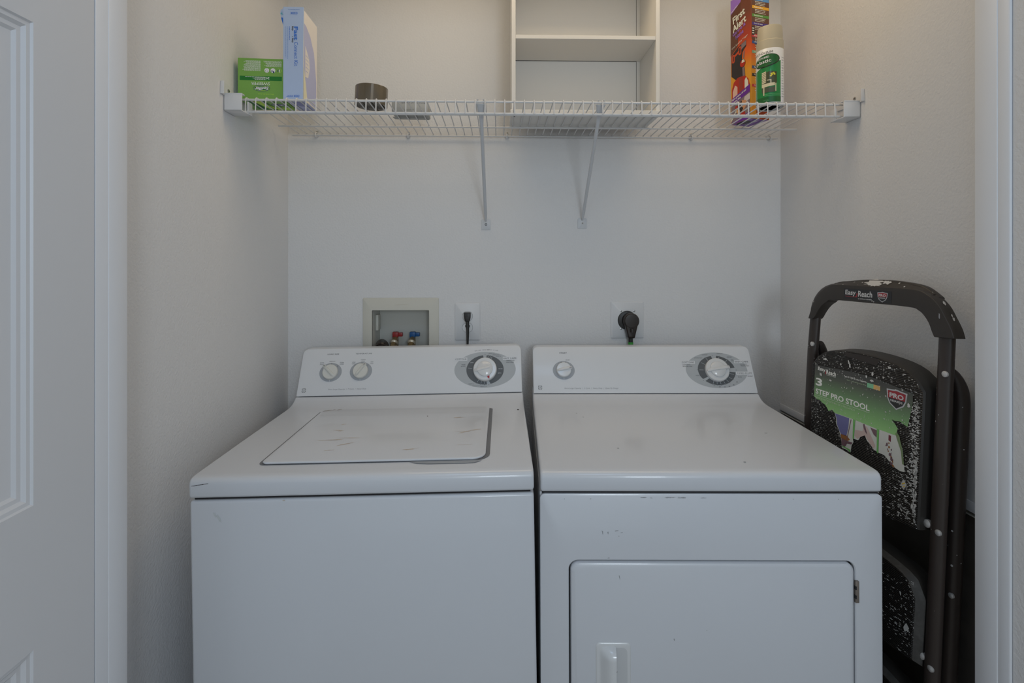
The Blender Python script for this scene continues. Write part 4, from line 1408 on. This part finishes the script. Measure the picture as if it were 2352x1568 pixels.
# duplex outlet with the washer's plug
WO = thing('wall_outlet', 'white duplex wall outlet right of the ivory plumbing box', 'outlet', (-0.1087, YB, 1.1327))
q = MB()
ow, oh = 0.0425, 0.0634
q.loops([[(x, -0.0003, z) for x, z in rr(-ow, ow, -oh, oh, 0.004, 4)], [(x, -0.003, z) for x, z in rr(-ow, ow, -oh, oh, 0.004, 4)], [(x, -0.0058, z) for x, z in rr(-ow + 0.004, ow - 0.004, -oh + 0.004, oh - 0.004, 0.004, 4)]], WPLAS, cap1=True)
q.build('cover_plate', WO)
for zz in (0.0185, -0.0195):
    q = MB()
    loop = [(x, z) for x, z in [(0.0172 * math.cos(2 * PI * i / 32), max(-0.0148, min(0.0148, 0.0172 * math.sin(2 * PI * i / 32)))) for i in range(32)]]
    q.loops([[(x * 1.035, -0.00585, zz + z * 1.035) for x, z in loop], [(x * 1.035, -0.0060, zz + z * 1.035) for x, z in loop], [(x, -0.0062, zz + z) for x, z in loop]], DARKMK)
    q.p2(loop, lambda p: (p[0], -0.0066, p[1] + zz), WPLAS)
    for sx in (-0.0063, 0.0063):
        q.box(sx - 0.0013, sx + 0.0013, -0.0069, -0.0060, zz + 0.0005, zz + 0.0085, DARKMK)
    q.p2(ell(0, zz - 0.0075, 0.0024, 0.0024, 10), lambda p: (p[0], -0.0069, p[1]), DARKMK)
    q.build('receptacle', WO)
PC = thing('power_cord', 'thin black power cord with slim plug in the duplex outlet', 'cord', (-0.1087, YB, 1.1512), group='appliance power cords')
q = MB()
q.prism([(-0.0115, 0.0135), (0.0115, 0.0135), (0.0108, -0.004), (0.0082, -0.0165), (-0.0070, -0.0165), (-0.0100, -0.004)], F3(-0.0275), F3(-0.0072), BLACKP, bev=0.0025, seg=3)
q.lathe([(0.0052, 0.0), (0.0050, 0.0010), (0.0040, 0.0011)], BLACKP, n=18, M=Matrix.Translation((0, -0.0275, -0.004)) @ Matrix.Rotation(PI / 2, 4, 'X'))
q.build('plug', PC)
q = MB()
q.tube([(0.0005, -0.020, -0.014), (0.0012, -0.021, -0.030), (0.0018, -0.022, -0.055), (0.0016, -0.024, -0.080), (0.0012, -0.026, -0.110), (0.001, -0.028, -0.33)], [0.0062, 0.0052, 0.0046, 0.0038, 0.0032, 0.0032], BLACKP, 10)
q.build('cord', PC)

# round dryer outlet and its plug
DO = thing('dryer_outlet', 'square white outlet plate with round black receptacle above the dryer', 'outlet', (0.4331, YB, 1.1370))
q = MB()
ow, oh = 0.0558, 0.0624
q.loops([[(x, -0.0003, z) for x, z in rr(-ow, ow, -oh, oh, 0.003, 4)], [(x, -0.003, z) for x, z in rr(-ow, ow, -oh, oh, 0.003, 4)], [(x, -0.0055, z) for x, z in rr(-ow + 0.004, ow - 0.004, -oh + 0.004, oh - 0.004, 0.003, 4)]], WPLAS, cap1=True)
q.build('cover_plate', DO)
for sx, sz in ((-0.0225, 0.0300), (0.0225, 0.0305), (-0.0225, -0.0300), (0.0225, -0.0300)):
    q = MB()
    q.lathe([(0.0036, 0.0), (0.0034, 0.0008), (0.0018, 0.0014)], STEEL, n=12, M=Matrix.Translation((sx, -0.0055, sz)) @ Matrix.Rotation(PI / 2, 4, 'X'))
    q.build('screw', DO)
q = MB()
q.lathe([(0.0322, 0.0), (0.0318, 0.0022), (0.0300, 0.0030), (0.0, 0.0030)], BLACKP, n=40, M=Matrix.Translation((-0.0015, -0.0055, -0.001)) @ Matrix.Rotation(PI / 2, 4, 'X'))
q.build('receptacle', DO)
DP = thing('power_cord', 'thick dark brown power cord with round plug and green tag', 'cord', (0.4390, YB, 1.1365), group='appliance power cords')
q = MB()
pf = [(0.0262 * math.cos(R(a)), 0.0262 * math.sin(R(a))) for a in range(-38, 219, 8)]
pf += [(-0.0125, -0.050), (-0.0118, -0.0575), (0.0118, -0.0575), (0.0125, -0.050)]
q.prism(pf, F3(-0.0400), F3(-0.0088), BROWNP, bev=0.005, seg=3, ang=30)
q.lathe([(0.0232, 0.0), (0.0222, 0.0012), (0.0205, 0.0014)], BROWNP, n=32, M=Matrix.Translation((0.0, -0.0398, 0.001)) @ Matrix.Rotation(PI / 2, 4, 'X'))
q.tube([(0.0005, -0.0405, -0.024), (0.0008, -0.0400, -0.036)], [0.006, 0.007], BROWNP, 10)
q.build('plug', DP)
q = MB()
q.tube([(0.0, -0.024, -0.052), (0.0003, -0.024, -0.075), (0.0008, -0.026, -0.11), (0.001, -0.030, -0.33)], 0.0076, BLACKP, 12)
q.build('cord', DP)
q = MB()
q.tube([(0.0003, -0.0241, -0.0715), (0.0005, -0.0245, -0.0865)], 0.0083, GREENL, 14)
q.build('cord_tag', DP)

# dark panel in a white frame, set in the right wall
AP = thing('wall_grille', 'dark panel in white frame on right wall behind step stool', 'wall panel', (XR, 0, 0))
q = MB()
q.box(-0.003, -0.0003, 0.97, YB - 0.0005, RZ1, RZ1 + 0.022, TRIM, 0.001)
q.box(-0.003, -0.0003, 0.97, RY0, RZ0 - 0.02, RZ1, TRIM, 0.001)
q.box(-0.003, -0.0003, 0.97, YB - 0.0005, RZ0 - 0.022, RZ0, TRIM, 0.001)
q.build('frame', AP)
q = MB()
q.box(0.010, 0.026, RY0 + 0.001, YB - 0.002, RZ0 + 0.001, RZ1 - 0.001, DARKPAN)
q.build('panel', AP, smooth=0)
q = MB()
q.box(0.0000, 0.0095, RY0 + 0.001, YB - 0.002, RZ1 - 0.0095, RZ1 - 0.0065, IVORY)
q.build('panel_edge', AP, smooth=0)
q = MB()
q.box(-0.0032, 0.0, 1.566, 1.581, RZ1 + 0.0235, RZ1 + 0.0252, DARKMK)
q.build('frame_gap', AP, smooth=0)

# ------------------------------------------------------------------ folding step stool
ST = thing('step_stool', 'folded black step stool with paint splatters beside the dryer', 'step stool',
           (0.8270, 1.1985, 0.0), (R(-2.6), 0, R(-81.3)))
FR = 0.0128
# front frame: inverted U of oval tube
q = MB()
path = [(-0.1900, 0.0, 0.016), (-0.1890, 0.0, 0.50), (-0.1810, 0.0, 1.10), (-0.1765, 0.0, 1.185)]
for i in range(1, 8):
    a = PI - 0.5 * PI * i / 8
    path.append((-0.1065 + 0.070 * math.cos(a), 0.0, 1.195 + 0.072 * math.sin(a)))
path += [(-0.10, 0.0, 1.267), (0.10, 0.0, 1.267)]
for i in range(1, 8):
    a = 0.5 * PI - 0.5 * PI * i / 8
    path.append((0.1065 + 0.070 * math.cos(a), 0.0, 1.195 + 0.072 * math.sin(a)))
path += [(0.1790, 0.0, 1.185), (0.1785, 0.0, 1.10), (0.1745, 0.0, 0.50), (0.1720, 0.0, 0.016)]
q.tube(path, 0.0150, FRAMESP, 14, ry=[0.0115] * len(path))
q.build('front_frame', ST)
for sx in (-0.1936, 0.1720):
    q = MB()
    q.lathe([(0.0165, 0.0), (0.0165, 0.03), (0.0155, 0.035)], BLACKP, (sx + (0.004 if sx < 0 else 0), 0, 0.004), 16)
    q.build('rubber_foot', ST)
# handle grip: moulded cover over the top of the frame
q = MB()
outer = [(-0.1835, 1.1830), (-0.1768, 1.2022), (-0.1690, 1.2230), (-0.1572, 1.2416), (-0.1400, 1.2600), (-0.1182, 1.2735), (-0.0950, 1.2790), (0.0, 1.2800), (0.1153, 1.2790), (0.1486, 1.2700), (0.1729, 1.2505), (0.1889, 1.2252), (0.2000, 1.2052), (0.2065, 1.1863)]
inner = [(0.1660, 1.1840), (0.1610, 1.1935), (0.1540, 1.2100), (0.1440, 1.2240), (0.1310, 1.2345), (0.1066, 1.2404), (0.0, 1.2405), (-0.1017, 1.2395), (-0.1200, 1.2330), (-0.1356, 1.2225), (-0.1480, 1.2090), (-0.1550, 1.1990), (-0.1630, 1.1870), (-0.1700, 1.1830)]
outer, inner = spline(outer, 4), spline(inner, 4)
q.prism(outer + inner, F3(-0.0175), F3(0.012), HANDSP, bev=0.0035, seg=3, ang=50)
# raised crown along the top back edge
crown = [(-0.150, 1.252), (-0.114, 1.2830), (-0.070, 1.2900), (-0.031, 1.2945), (0.0, 1.2960), (0.039, 1.2965), (0.0846, 1.2935), (0.1255, 1.2860), (0.160, 1.264), (0.150, 1.246), (-0.140, 1.246)]
crown = spline(crown[:9], 4) + crown[9:]
q.prism(crown, F3(0.000), F3(0.0175), HANDSP, bev=0.004, seg=3, ang=50)
hz = lambda L: (lambda p: (p[0], -0.0177 - 0.0002 * L, p[1]))
# sloping crown top between the face and the back edge
cr = [(-0.118, 1.274, 1.283), (-0.070, 1.2785, 1.290), (-0.031, 1.2795, 1.2945), (0.0, 1.2800, 1.2960), (0.039, 1.2800, 1.2965), (0.0846, 1.2795, 1.2935), (0.1255, 1.2755, 1.2860), (0.150, 1.268, 1.272)]
vs = []
for x, a, b in cr:
    vs += [(x, -0.0150, a), (x, 0.004, b)]
q.add(vs, [(2 * i, 2 * i + 2, 2 * i + 3, 2 * i + 1) for i in range(len(cr) - 1)], HANDSP)


def crownpt(x, t):
    for (xa, a0, b0), (xb, a1, b1) in zip(cr, cr[1:]):
        if xa <= x <= xb:
            f = (x - xa) / (xb - xa)
            a = a0 + (a1 - a0) * f; b = b0 + (b1 - b0) * f
            return (x, -0.0150 + 0.019 * t - 0.0004, a + (b - a) * t + 0.0007)
    return (x, 0, 1.296)


rn = random.Random(21)
def splat_crown(cx, ct, rx, rt, n=22):
    q.p2(blob(cx, ct, rx, rt, 0, n, 0.45, rn), lambda p: crownpt(p[0], p[1]), SPLAT)
splat_crown(0.005, 0.55, 0.024, 0.42)
splat_crown(0.012, 0.20, 0.016, 0.20)
splat_crown(0.040, 0.62, 0.009, 0.25)
for x, t in ((-0.05, 0.6), (-0.025, 0.5), (0.07, 0.7), (-0.10, 0.2), (-0.075, 0.1), (0.09, 0.3)):
    splat_crown(x, t, 0.0016, 0.09, 8)
# splats on the outer edge and face
for cx, cz, a, b, r_ in ((0.176, 1.2285, 0.0014, 0.0050, 0.1),):
    q.p2(blob(cx, cz, a, b, r_, 10, 0.3, rn), hz(1), GREYMK)
hg = q.build('hand_grip', ST, smooth=40)
q = MB()
for (x, z, nx, nz, a, b) in ((0.1700, 1.2540, 0.72, 0.70, 0.006, 0.0028), (0.1860, 1.2305, 0.86, 0.50, 0.0028, 0.0022), (0.1900, 1.2235, 0.88, 0.48, 0.0042, 0.0028)):
    c = Vector((x, 0.0, z)); N_ = Vector((nx, 0, nz)).normalized(); t1 = Vector((-nz, 0, nx)).normalized()
    pts = blob(0, 0, a, b, 0.3, 12, 0.3, rn)
    q.poly([tuple(c + N_ * 0.0006 + t1 * p[0] + Vector((0, 1, 0)) * p[1]) for p in pts], SPLAT)
q.build('paint_drip', hg, smooth=0)
# badge on the grip
q = MB()
BADGE = mat('badge_black', (0.020, 0.020, 0.022), 0.35)
SILV = mat('silver_ink', (0.52, 0.52, 0.53), 0.4)
RINK = mat('red_ink', (0.34, 0.03, 0.04), 0.45)
WINK = mat('badge_white', (0.62, 0.62, 0.62), 0.5)
bz = lambda L: (lambda p: (p[0], -0.0178 - 0.0002 * L, p[1]))
q.p2([(-0.0660, 1.2465), (0.0665, 1.2440), (0.0668, 1.2712), (-0.0660, 1.2712)], bz(0), BADGE)
q.text('Easy', -0.0610, 1.2530, 0.0310, 0.0150, bz(1), WINK, bold=0.02)
q.text('Reach', -0.0230, 1.2535, 0.0395, 0.0140, bz(1), WINK, bold=0.02)
q.p2([(-0.0610, 1.2518), (-0.034, 1.2515), (-0.034, 1.2524), (-0.0610, 1.2528)], bz(1), RINK)
q.p2([(-0.0330, 1.2515), (-0.0260, 1.2515), (-0.0245, 1.2610), (-0.0275, 1.2610), (-0.0285, 1.2540), (-0.0330, 1.2530)], bz(1), RINK)
q.text('by GORILLA LADDERS', -0.0225, 1.2465, 0.0380, 0.0034, bz(1), WINK, bold=0.02)


def shield(q, cx, cz, w, h, fn, t=0.0024):
    def sh(k):
        return [(cx - w / 2 * k, cz + h * 0.43 * k), (cx - w * 0.2 * k, cz + h * 0.46 * k), (cx, cz + h * 0.5 * k), (cx + w * 0.2 * k, cz + h * 0.46 * k), (cx + w / 2 * k, cz + h * 0.43 * k),
                (cx + w * 0.46 * k, cz), (cx + w * 0.34 * k, cz - h * 0.26 * k), (cx, cz - h * 0.5 * k), (cx - w * 0.34 * k, cz - h * 0.26 * k), (cx - w * 0.46 * k, cz)]
    q.p2(sh(1.0), fn(1), SILV)
    q.p2(sh(0.86), fn(2), BADGE)
    q.p2([(cx - w * 0.41, cz + h * 0.02), (cx + w * 0.41, cz + h * 0.02), (cx + w * 0.43, cz + h * 0.36), (cx, cz + h * 0.42), (cx - w * 0.43, cz + h * 0.36)], fn(3), RINK)
    q.text('PRO', cx, cz + h * 0.17, w * 0.68, h * 0.24, fn(4), WINK, bold=0.03, center=True)
    q.text('SERIES', cx, cz - h * 0.09, w * 0.60, h * 0.10, fn(4), WINK, bold=0.02, center=True)


shield(q, 0.0435, 1.2568, 0.0270, 0.0235, bz)
for cx, cz in ((0.0175, 1.2462), (0.0215, 1.2448)):
    q.p2(blob(cx, cz, 0.0018, 0.0012, 0.7, 8, 0.4, rn), bz(2), SPLAT)
q.build('badge', hg, smooth=0)

# rivets on the front frame
for x, z, y in ((-0.1716, 1.116, -0.0112), (0.1865, 1.1128, -0.0112), (0.1842, 0.7939, -0.0105), (0.1795, 0.5189, -0.0105)):
    q = MB()
    q.lathe([(0.0062, -0.002), (0.0060, 0.0014), (0.0040, 0.0026), (0.0, 0.0030)], RIVET, n=16, M=Matrix.Translation((x, y, z)) @ Matrix.Rotation(PI / 2, 4, 'X'))
    q.build('rivet', ST)

# rear frame
for sx in (-1, 1):
    q = MB()
    xb = 0.1830
    cur = spline([(sx * 0.172, 0.014, 1.120), (sx * 0.1775, 0.022, 1.108), (sx * 0.1812, 0.031, 1.086), (sx * xb, 0.036, 1.055), (sx * 0.1825, 0.0365, 1.00)], 4) + [(sx * 0.1795, 0.037, 0.70), (sx * 0.175, 0.040, 0.50), (sx * 0.165, 0.040, 0.012)]
    q.tube(cur, [0.006 + 0.008 * min(1.0, i / 9) ** 0.7 for i in range(len(cur))], FRAMESP, 14)
    rf = q.build('rear_leg', ST)
    if sx > 0:
        q = MB()
        q.lathe([(0.0055, -0.002), (0.0053, 0.0014), (0.0036, 0.0024), (0.0, 0.0028)], RIVET, n=16, M=Matrix.Translation((0.186, 0.0245, 0.6672)) @ Matrix.Rotation(PI / 2, 4, 'X'))
        q.build('rivet', rf)
q = MB()
q.tube([(-0.160, 0.040, 0.30), (0.160, 0.040, 0.30)], 0.010, FRAMESP, 12)
q.build('rear_crossbar', ST)


def step_body(z0, z1, arch, hw, yf, depth, low=0.010, pw=7):
    """tread tipped up: arched upper edge, shallow pointed lower edge"""
    n = 18
    top = []
    for i in range(n + 1):
        t = -1 + 2 * i / n
        x = hw * t
        e = 1 - abs(t) ** pw
        top.append((x, z1 - 0.030 * (1 - e) + arch * (1 - t * t)))
    bot = []
    for i in range(n + 1):
        t = 1 - 2 * i / n
        bot.append((hw * t * (1 if abs(t) < 0.99 else 0.985), z0 + (0.004 * (abs(t) ** 8)) - low * (1 - min(1, abs(t) * 1.05))))
    loop = top + bot
    return loop


def add_step(name, loop, yf, depth, mface, mside, k=(0.972, 0.990, 1.0, 0.0065), mbev=None):
    q = MB()
    cx = sum(p[0] for p in loop) / len(loop); cz = sum(p[1] for p in loop) / len(loop)
    sc = lambda p, k, d: (cx + (p[0] - cx) * k, cz + (p[1] - cz) * d)
    r0 = [(sc(p, k[0], k[0])[0], yf, sc(p, k[0], k[0])[1]) for p in loop]
    r1 = [(sc(p, k[1], k[1])[0], yf + 0.0015, sc(p, k[1], k[1])[1]) for p in loop]
    r2 = [(sc(p, k[2], k[2])[0], yf + k[3], sc(p, k[2], k[2])[1]) for p in loop]
    r3 = [(p[0] * 1.015, yf + depth, p[1] + (0.004 if p[1] > cz else 0)) for p in loop]
    q.loops([r1, r2], mbev or mside)
    q.loops([r2, r3], mside)
    q.loops([r0, r1], mface)
    q.p2([(p[0], p[2]) for p in r0], F3(yf), mface)
    q.p2([(p[0], p[2]) for p in r3][::-1], F3(yf + depth), mside)
    return q


YFACE = -0.0245
pl_loop = step_body(0.7790, 1.0980, 0.0235, 0.1545, YFACE, 0.05)
q = add_step('platform', pl_loop, YFACE, 0.050, STEPFACE, STOOLP)
rn = random.Random(33)
# heavy scraped paint along the right edge of the tread
for k in range(420):
    z = rn.uniform(0.790, 1.045)
    wdt = 0.010 + 0.028 * max(0, (0.93 - z) / 0.15) if z < 0.93 else 0.010
    x = 0.1475 - abs(rn.gauss(0, wdt))
    if x < -0.02 or z < 0.776 + 0.02 * (x < 0.1):
        continue
    q.p2(blob(x, z, rn.uniform(0.0008, 0.0035), rn.uniform(0.0005, 0.0013), rn.gauss(0, 0.25), 7, 0.5, rn), F3(YFACE - 0.0005), SPLAT)
for k in range(60):
    z = rn.uniform(0.80, 0.93)
    q.p2(blob(0.1475 - abs(rn.gauss(0, 0.003)), z, rn.uniform(0.001, 0.0022), rn.uniform(0.002, 0.005), 0, 8, 0.5, rn), F3(YFACE - 0.0006), SPLAT)

pl = q.build('platform', ST, smooth=40)
q = MB()   # hand hole drawn as a flat brown patch in the upper edge
q.p2([(-0.050, 1.1165), (-0.044, 1.1060), (0.042, 1.1000), (0.050, 1.1150), (0.02, 1.1175)], F3(YFACE - 0.0004), mat('hand_slot_brown', (0.030, 0.022, 0.018), 0.45))
q.build('hand_slot', pl, smooth=0)
q = MB()
q.lathe([(0.0085, -0.004), (0.0080, 0.0016), (0.0050, 0.0034), (0.0, 0.0040)], RIVET, n=16, M=Matrix.Translation((0.1575, -0.006, 0.7990)) @ Matrix.Rotation(PI / 2, 4, 'X'))
q.build('rivet', ST)
# hazard sticker
q = MB()
q.p2([(0.1120, 0.8610), (0.1195, 0.8520), (0.1260, 0.8640), (0.1185, 0.8745)], F3(YFACE - 0.0005), SPLAT)
for cx, cz in ((0.1170, 0.8640), (0.1200, 0.8600), (0.1205, 0.8665)):
    q.p2(blob(cx, cz, 0.0022, 0.0014, 0.8, 8, 0.4, rn), F3(YFACE - 0.0008), flat('sticker_yellow', (214, 176, 50), 0.5, 0.8))
q.build('warning_sticker', pl, smooth=0)
# torn product label
LAB = graded('stool_label_print', [(0.0, (106, 142, 90)), (0.2, (92, 126, 80)), (0.5, (74, 96, 68)), (0.8, (58, 62, 54)), (1.0, (48, 48, 46))], 2, 0.958, 1.062, 0.45, 2.3)
q = MB()
lf = lambda L: (lambda p: (p[0], YFACE - 0.0006 - 0.0002 * L, p[1]))
main = [(-0.1420, 1.0660), (-0.0500, 1.0705), (0.0047, 1.0726), (0.0500, 1.0700), (0.1325, 1.0600), (0.1330, 1.0400), (0.1280, 1.0100), (0.1235, 0.9870), (0.1160, 0.9890), (0.1050, 0.9930), (0.0930, 0.9905), (0.0851, 0.9915),
        (0.0930, 0.9850), (0.1010, 0.9765), (0.0990, 0.9680), (0.1060, 0.9600), (0.0840, 0.9600), (0.0552, 0.9590), (0.0200, 0.9598), (-0.0154, 0.9612), (-0.0450, 0.9602), (-0.0718, 0.9600), (-0.0800, 0.9650), (-0.0917, 0.9590), (-0.0960, 0.9650), (-0.1040, 0.9720), (-0.1130, 0.9740), (-0.1210, 0.9790), (-0.1310, 0.9780), (-0.1420, 0.9830)]
q.p2(main, lf(0), LAB)
# the three torn pictures below
PALE = flat('label_pale', (196, 196, 190), 0.5, 0.8)
DENIM = flat('label_denim', (104, 104, 150), 0.5, 0.8)
LEATH = flat('label_brown', (140, 92, 52), 0.5, 0.8)
PINKS = flat('label_pinkish', (190, 168, 162), 0.5, 0.8)
GRN = flat('label_green', (110, 170, 96), 0.5, 0.8)
MAUVE = flat('label_mauve', (110, 84, 92), 0.5, 0.8)
q.p2([(-0.0718, 0.9600), (-0.0660, 0.9480), (-0.0649, 0.9341), (-0.0560, 0.9220), (-0.0510, 0.9100), (-0.0480, 0.9000), (-0.0450, 0.8820), (-0.0350, 0.8830), (-0.0192, 0.8804), (-0.0170, 0.8980), (-0.0120, 0.9080), (-0.0145, 0.9160), (-0.0154, 0.9612)], lf(1), PALE)
q.p2([(-0.0700, 0.9595), (-0.0640, 0.9470), (-0.0620, 0.9330), (-0.0540, 0.9210), (-0.0500, 0.9150), (-0.0330, 0.9150), (-0.0280, 0.9400), (-0.0270, 0.9600)], lf(2), DENIM)
q.p2([(-0.0500, 0.9150), (-0.0490, 0.9060), (-0.0300, 0.9040), (-0.0220, 0.9100), (-0.0330, 0.9170)], lf(2), LEATH)
q.p2([(-0.0480, 0.9060), (-0.0460, 0.8900), (-0.0380, 0.8850), (-0.0300, 0.8980), (-0.0180, 0.9000), (-0.0140, 0.9060), (-0.0300, 0.9045)], lf(2), MAUVE)
q.p2([(-0.0440, 0.8860), (-0.0300, 0.8850), (-0.0192, 0.8804), (-0.0200, 0.8870), (-0.0440, 0.8890)], lf(3), GRN)
q.p2([(-0.0220, 0.9590), (-0.0200, 0.9590), (-0.0340, 0.8900), (-0.0355, 0.8900)], lf(3), MAUVE)
q.p2([(-0.0154, 0.9612), (-0.0090, 0.9612), (-0.0110, 0.9150), (-0.0145, 0.9160)], lf(3), GRN)
q.p2([(-0.0090, 0.9610), (-0.0110, 0.9160), (-0.0005, 0.9166), (0.0030, 0.9190), (0.0060, 0.9260), (0.0184, 0.9340), (0.0250, 0.9240), (0.0350, 0.9180), (0.0440, 0.9100), (0.0529, 0.9089), (0.0552, 0.9590), (0.0200, 0.9598)], lf(1), PALE)
q.p2([(-0.0085, 0.9380), (0.0120, 0.9420), (0.0160, 0.9560), (0.0240, 0.9560), (0.0480, 0.9200), (0.0440, 0.9120), (0.0340, 0.9200), (0.0184, 0.9340), (0.0060, 0.9260), (-0.0010, 0.9190), (-0.0095, 0.9240)], lf(2), PINKS)
q.p2([(0.0130, 0.9580), (0.0170, 0.9600), (0.0220, 0.9480), (0.0260, 0.9380), (0.0200, 0.9420), (0.0150, 0.9500)], lf(3), MAUVE)
q.p2([(0.0330, 0.9570), (0.0500, 0.9560), (0.0500, 0.9400), (0.0420, 0.9440)], lf(3), MAUVE)
q.p2([(0.0500, 0.9596), (0.0560, 0.9596), (0.0560, 0.9050), (0.0520, 0.9080)], lf(3), GRN)
q.p2([(0.0560, 0.9596), (0.0560, 0.9080), (0.0711, 0.9076), (0.0850, 0.8980), (0.0980, 0.8907), (0.1100, 0.8880), (0.1211, 0.8904), (0.1180, 0.9080), (0.1151, 0.9335), (0.1080, 0.9520), (0.1060, 0.9600)], lf(1), PALE)
q.p2([(0.0800, 0.9560), (0.0860, 0.9555), (0.0860, 0.9420), (0.0800, 0.9440)], lf(2), flat('label_maroon', (110, 48, 58), 0.5, 0.8))
for k in range(16):
    q.p2(blob(0.0800 + rn.uniform(-0.006, 0.006) + 0.0009 * k, 0.9380 - 0.0030 * k, rn.uniform(0.001, 0.004), rn.uniform(0.001, 0.003), rn.random() * 3, 8, 0.5, rn), lf(2), MAUVE if k % 3 else LEATH)
q.p2([(0.0990, 0.9680), (0.1060, 0.9600), (0.1151, 0.9335), (0.1190, 0.9050), (0.1150, 0.9050), (0.1110, 0.9300), (0.1020, 0.9500), (0.0960, 0.9640)], lf(3), flat('label_moss', (112, 128, 92), 0.5, 0.8))
# lettering
INK = flat('label_white_ink', (222, 224, 214), 0.5, 0.8)
q.text('3', -0.1370, 1.0140, 0.0215, 0.0200, lf(2), INK, bold=0.03)
q.text('STEP PRO STOOL', -0.1358, 0.9925, 0.1648, 0.0135, lf(2), INK, bold=0.025)
q.text('BANCO PROFESIONAL DE 3 PELDAÑOS', -0.1364, 0.9812, 0.1250, 0.0055, lf(2), flat('label_soft_ink', (176, 196, 160), 0.5, 0.8), bold=0.01)
q.p2([(-0.1364, 0.9890), (0.0291, 0.9890), (0.0291, 0.9895), (-0.1364, 0.9895)], lf(2), INK)
q.text('Easy', -0.1310, 1.0520, 0.0250, 0.0115, lf(2), INK, bold=0.02)
q.text('Reach', -0.1030, 1.0500, 0.0310, 0.0115, lf(2), INK, bold=0.02)
q.p2([(-0.1075, 1.0490), (-0.1040, 1.0490), (-0.1035, 1.0560), (-0.1065, 1.0560)], lf(2), RINK)
q.text('by GORILLA LADDERS', -0.1025, 1.0465, 0.030, 0.0025, lf(2), INK)
q.text('Type II - 225 lb Load Capacity', -0.0477, 1.0545, 0.066, 0.0048, lf(2), INK, bold=0.02)
q.text('Tipo II - capacidad de carga 102 kg', -0.0390, 1.0480, 0.056, 0.0030, lf(2), flat('label_soft_ink', (176, 196, 160), 0.5, 0.8))
q.p2([(0.0197, 1.0460), (0.0369, 1.0460), (0.0369, 1.0565), (0.0197, 1.0565)], lf(2), flat('label_mint', (120, 178, 140), 0.5, 0.8))
q.p2([(0.0369, 1.0460), (0.0545, 1.0460), (0.0545, 1.0565), (0.0369, 1.0565)], lf(2), flat('label_tan', (200, 160, 100), 0.5, 0.8))
shield(q, 0.0955, 1.0370, 0.0500, 0.0440, lf)
# paint flecks over label and upper face
for k in range(230):
    x, z = rn.uniform(-0.148, 0.145), rn.uniform(0.965, 1.108)
    if z > 1.085 + 0.025 * (1 - (x / 0.15) ** 2) - 0.004:
        continue
    s = rn.choice((0.0005, 0.0006, 0.0008, 0.0012))
    q.p2(blob(x, z, s * rn.uniform(0.8, 1.8), s, rn.random() * 3, 7, 0.4, rn), lf(6), SPLAT)
for cx, cz, a, b, r_ in ((-0.1075, 1.0865, 0.0060, 0.0028, 0), (-0.0570, 1.0835, 0.0024, 0.0030, 0.3), (-0.0335, 1.0930, 0.0022, 0.0060, 0.35), (-0.0300, 1.0860, 0.0026, 0.0050, 0.3), (0.0345, 1.0795, 0.0030, 0.0040, 0), (0.0180, 1.0700, 0.0028, 0.0036, 0), (0.0620, 1.0780, 0.0018, 0.0026, 0.2),
                         (-0.1200, 1.0450, 0.0038, 0.0040, 0.5), (-0.0880, 1.0370, 0.0040, 0.0020, 0), (0.0325, 1.0640, 0.005, 0.003, 0.3), (0.1255, 1.0330, 0.0036, 0.0040, 0.2), (0.0770, 1.1030, 0.0040, 0.0020, 0.2), (0.1130, 1.0960, 0.0040, 0.0012, 0.1)):
    q.p2(blob(cx, cz, a, b, r_, 12, 0.35, rn), lf(7), SPLAT)
lb = q.build('product_label', pl, smooth=0)
# lower treads
DUSTHI = mat('dusty_edge_highlight', (0.045, 0.042, 0.039), 0.6, var=(60, (0.065, 0.062, 0.058), 0.45, 0.65))  # dust plus an edge highlight painted into the bevel colour
KS = (0.945, 0.960, 1.035, 0.014)
l2 = step_body(0.5060, 0.6720, 0.020, 0.1560, -0.020, 0.05, 0.012, 16)
q = add_step('step', l2, -0.0205, 0.050, SPECK2, STOOLP, KS, DUSTHI)
q.p2(blob(0.1345, 0.570, 0.0055, 0.0085, -0.3, 12, 0.3, rn), F3(-0.0212), SPLAT)
q.p2(blob(0.118, 0.632, 0.0018, 0.004, 0.2, 10, 0.3, rn), F3(-0.0212), SPLAT)
for k in range(120):
    z = rn.uniform(0.512, 0.672)
    q.p2(blob(0.148 - abs(rn.gauss(0, 0.03)), z, rn.uniform(0.0006, 0.0025), rn.uniform(0.0004, 0.0010), rn.gauss(0, 0.25), 7, 0.5, rn), F3(-0.0210), SPLAT)
q.build('step', ST, smooth=40)
q = MB()
q.lathe([(0.0085, -0.004), (0.0080, 0.0016), (0.0050, 0.0034), (0.0, 0.0040)], RIVET, n=16, M=Matrix.Translation((0.1560, -0.006, 0.5280)) @ Matrix.Rotation(PI / 2, 4, 'X'))
q.build('rivet', ST)
l3 = step_body(0.2500, 0.4180, 0.022, 0.1480, -0.016, 0.05, 0.012, 16)
add_step('step', l3, -0.016, 0.045, SPECK2, STOOLP, KS, DUSTHI).build('step', ST, smooth=40)
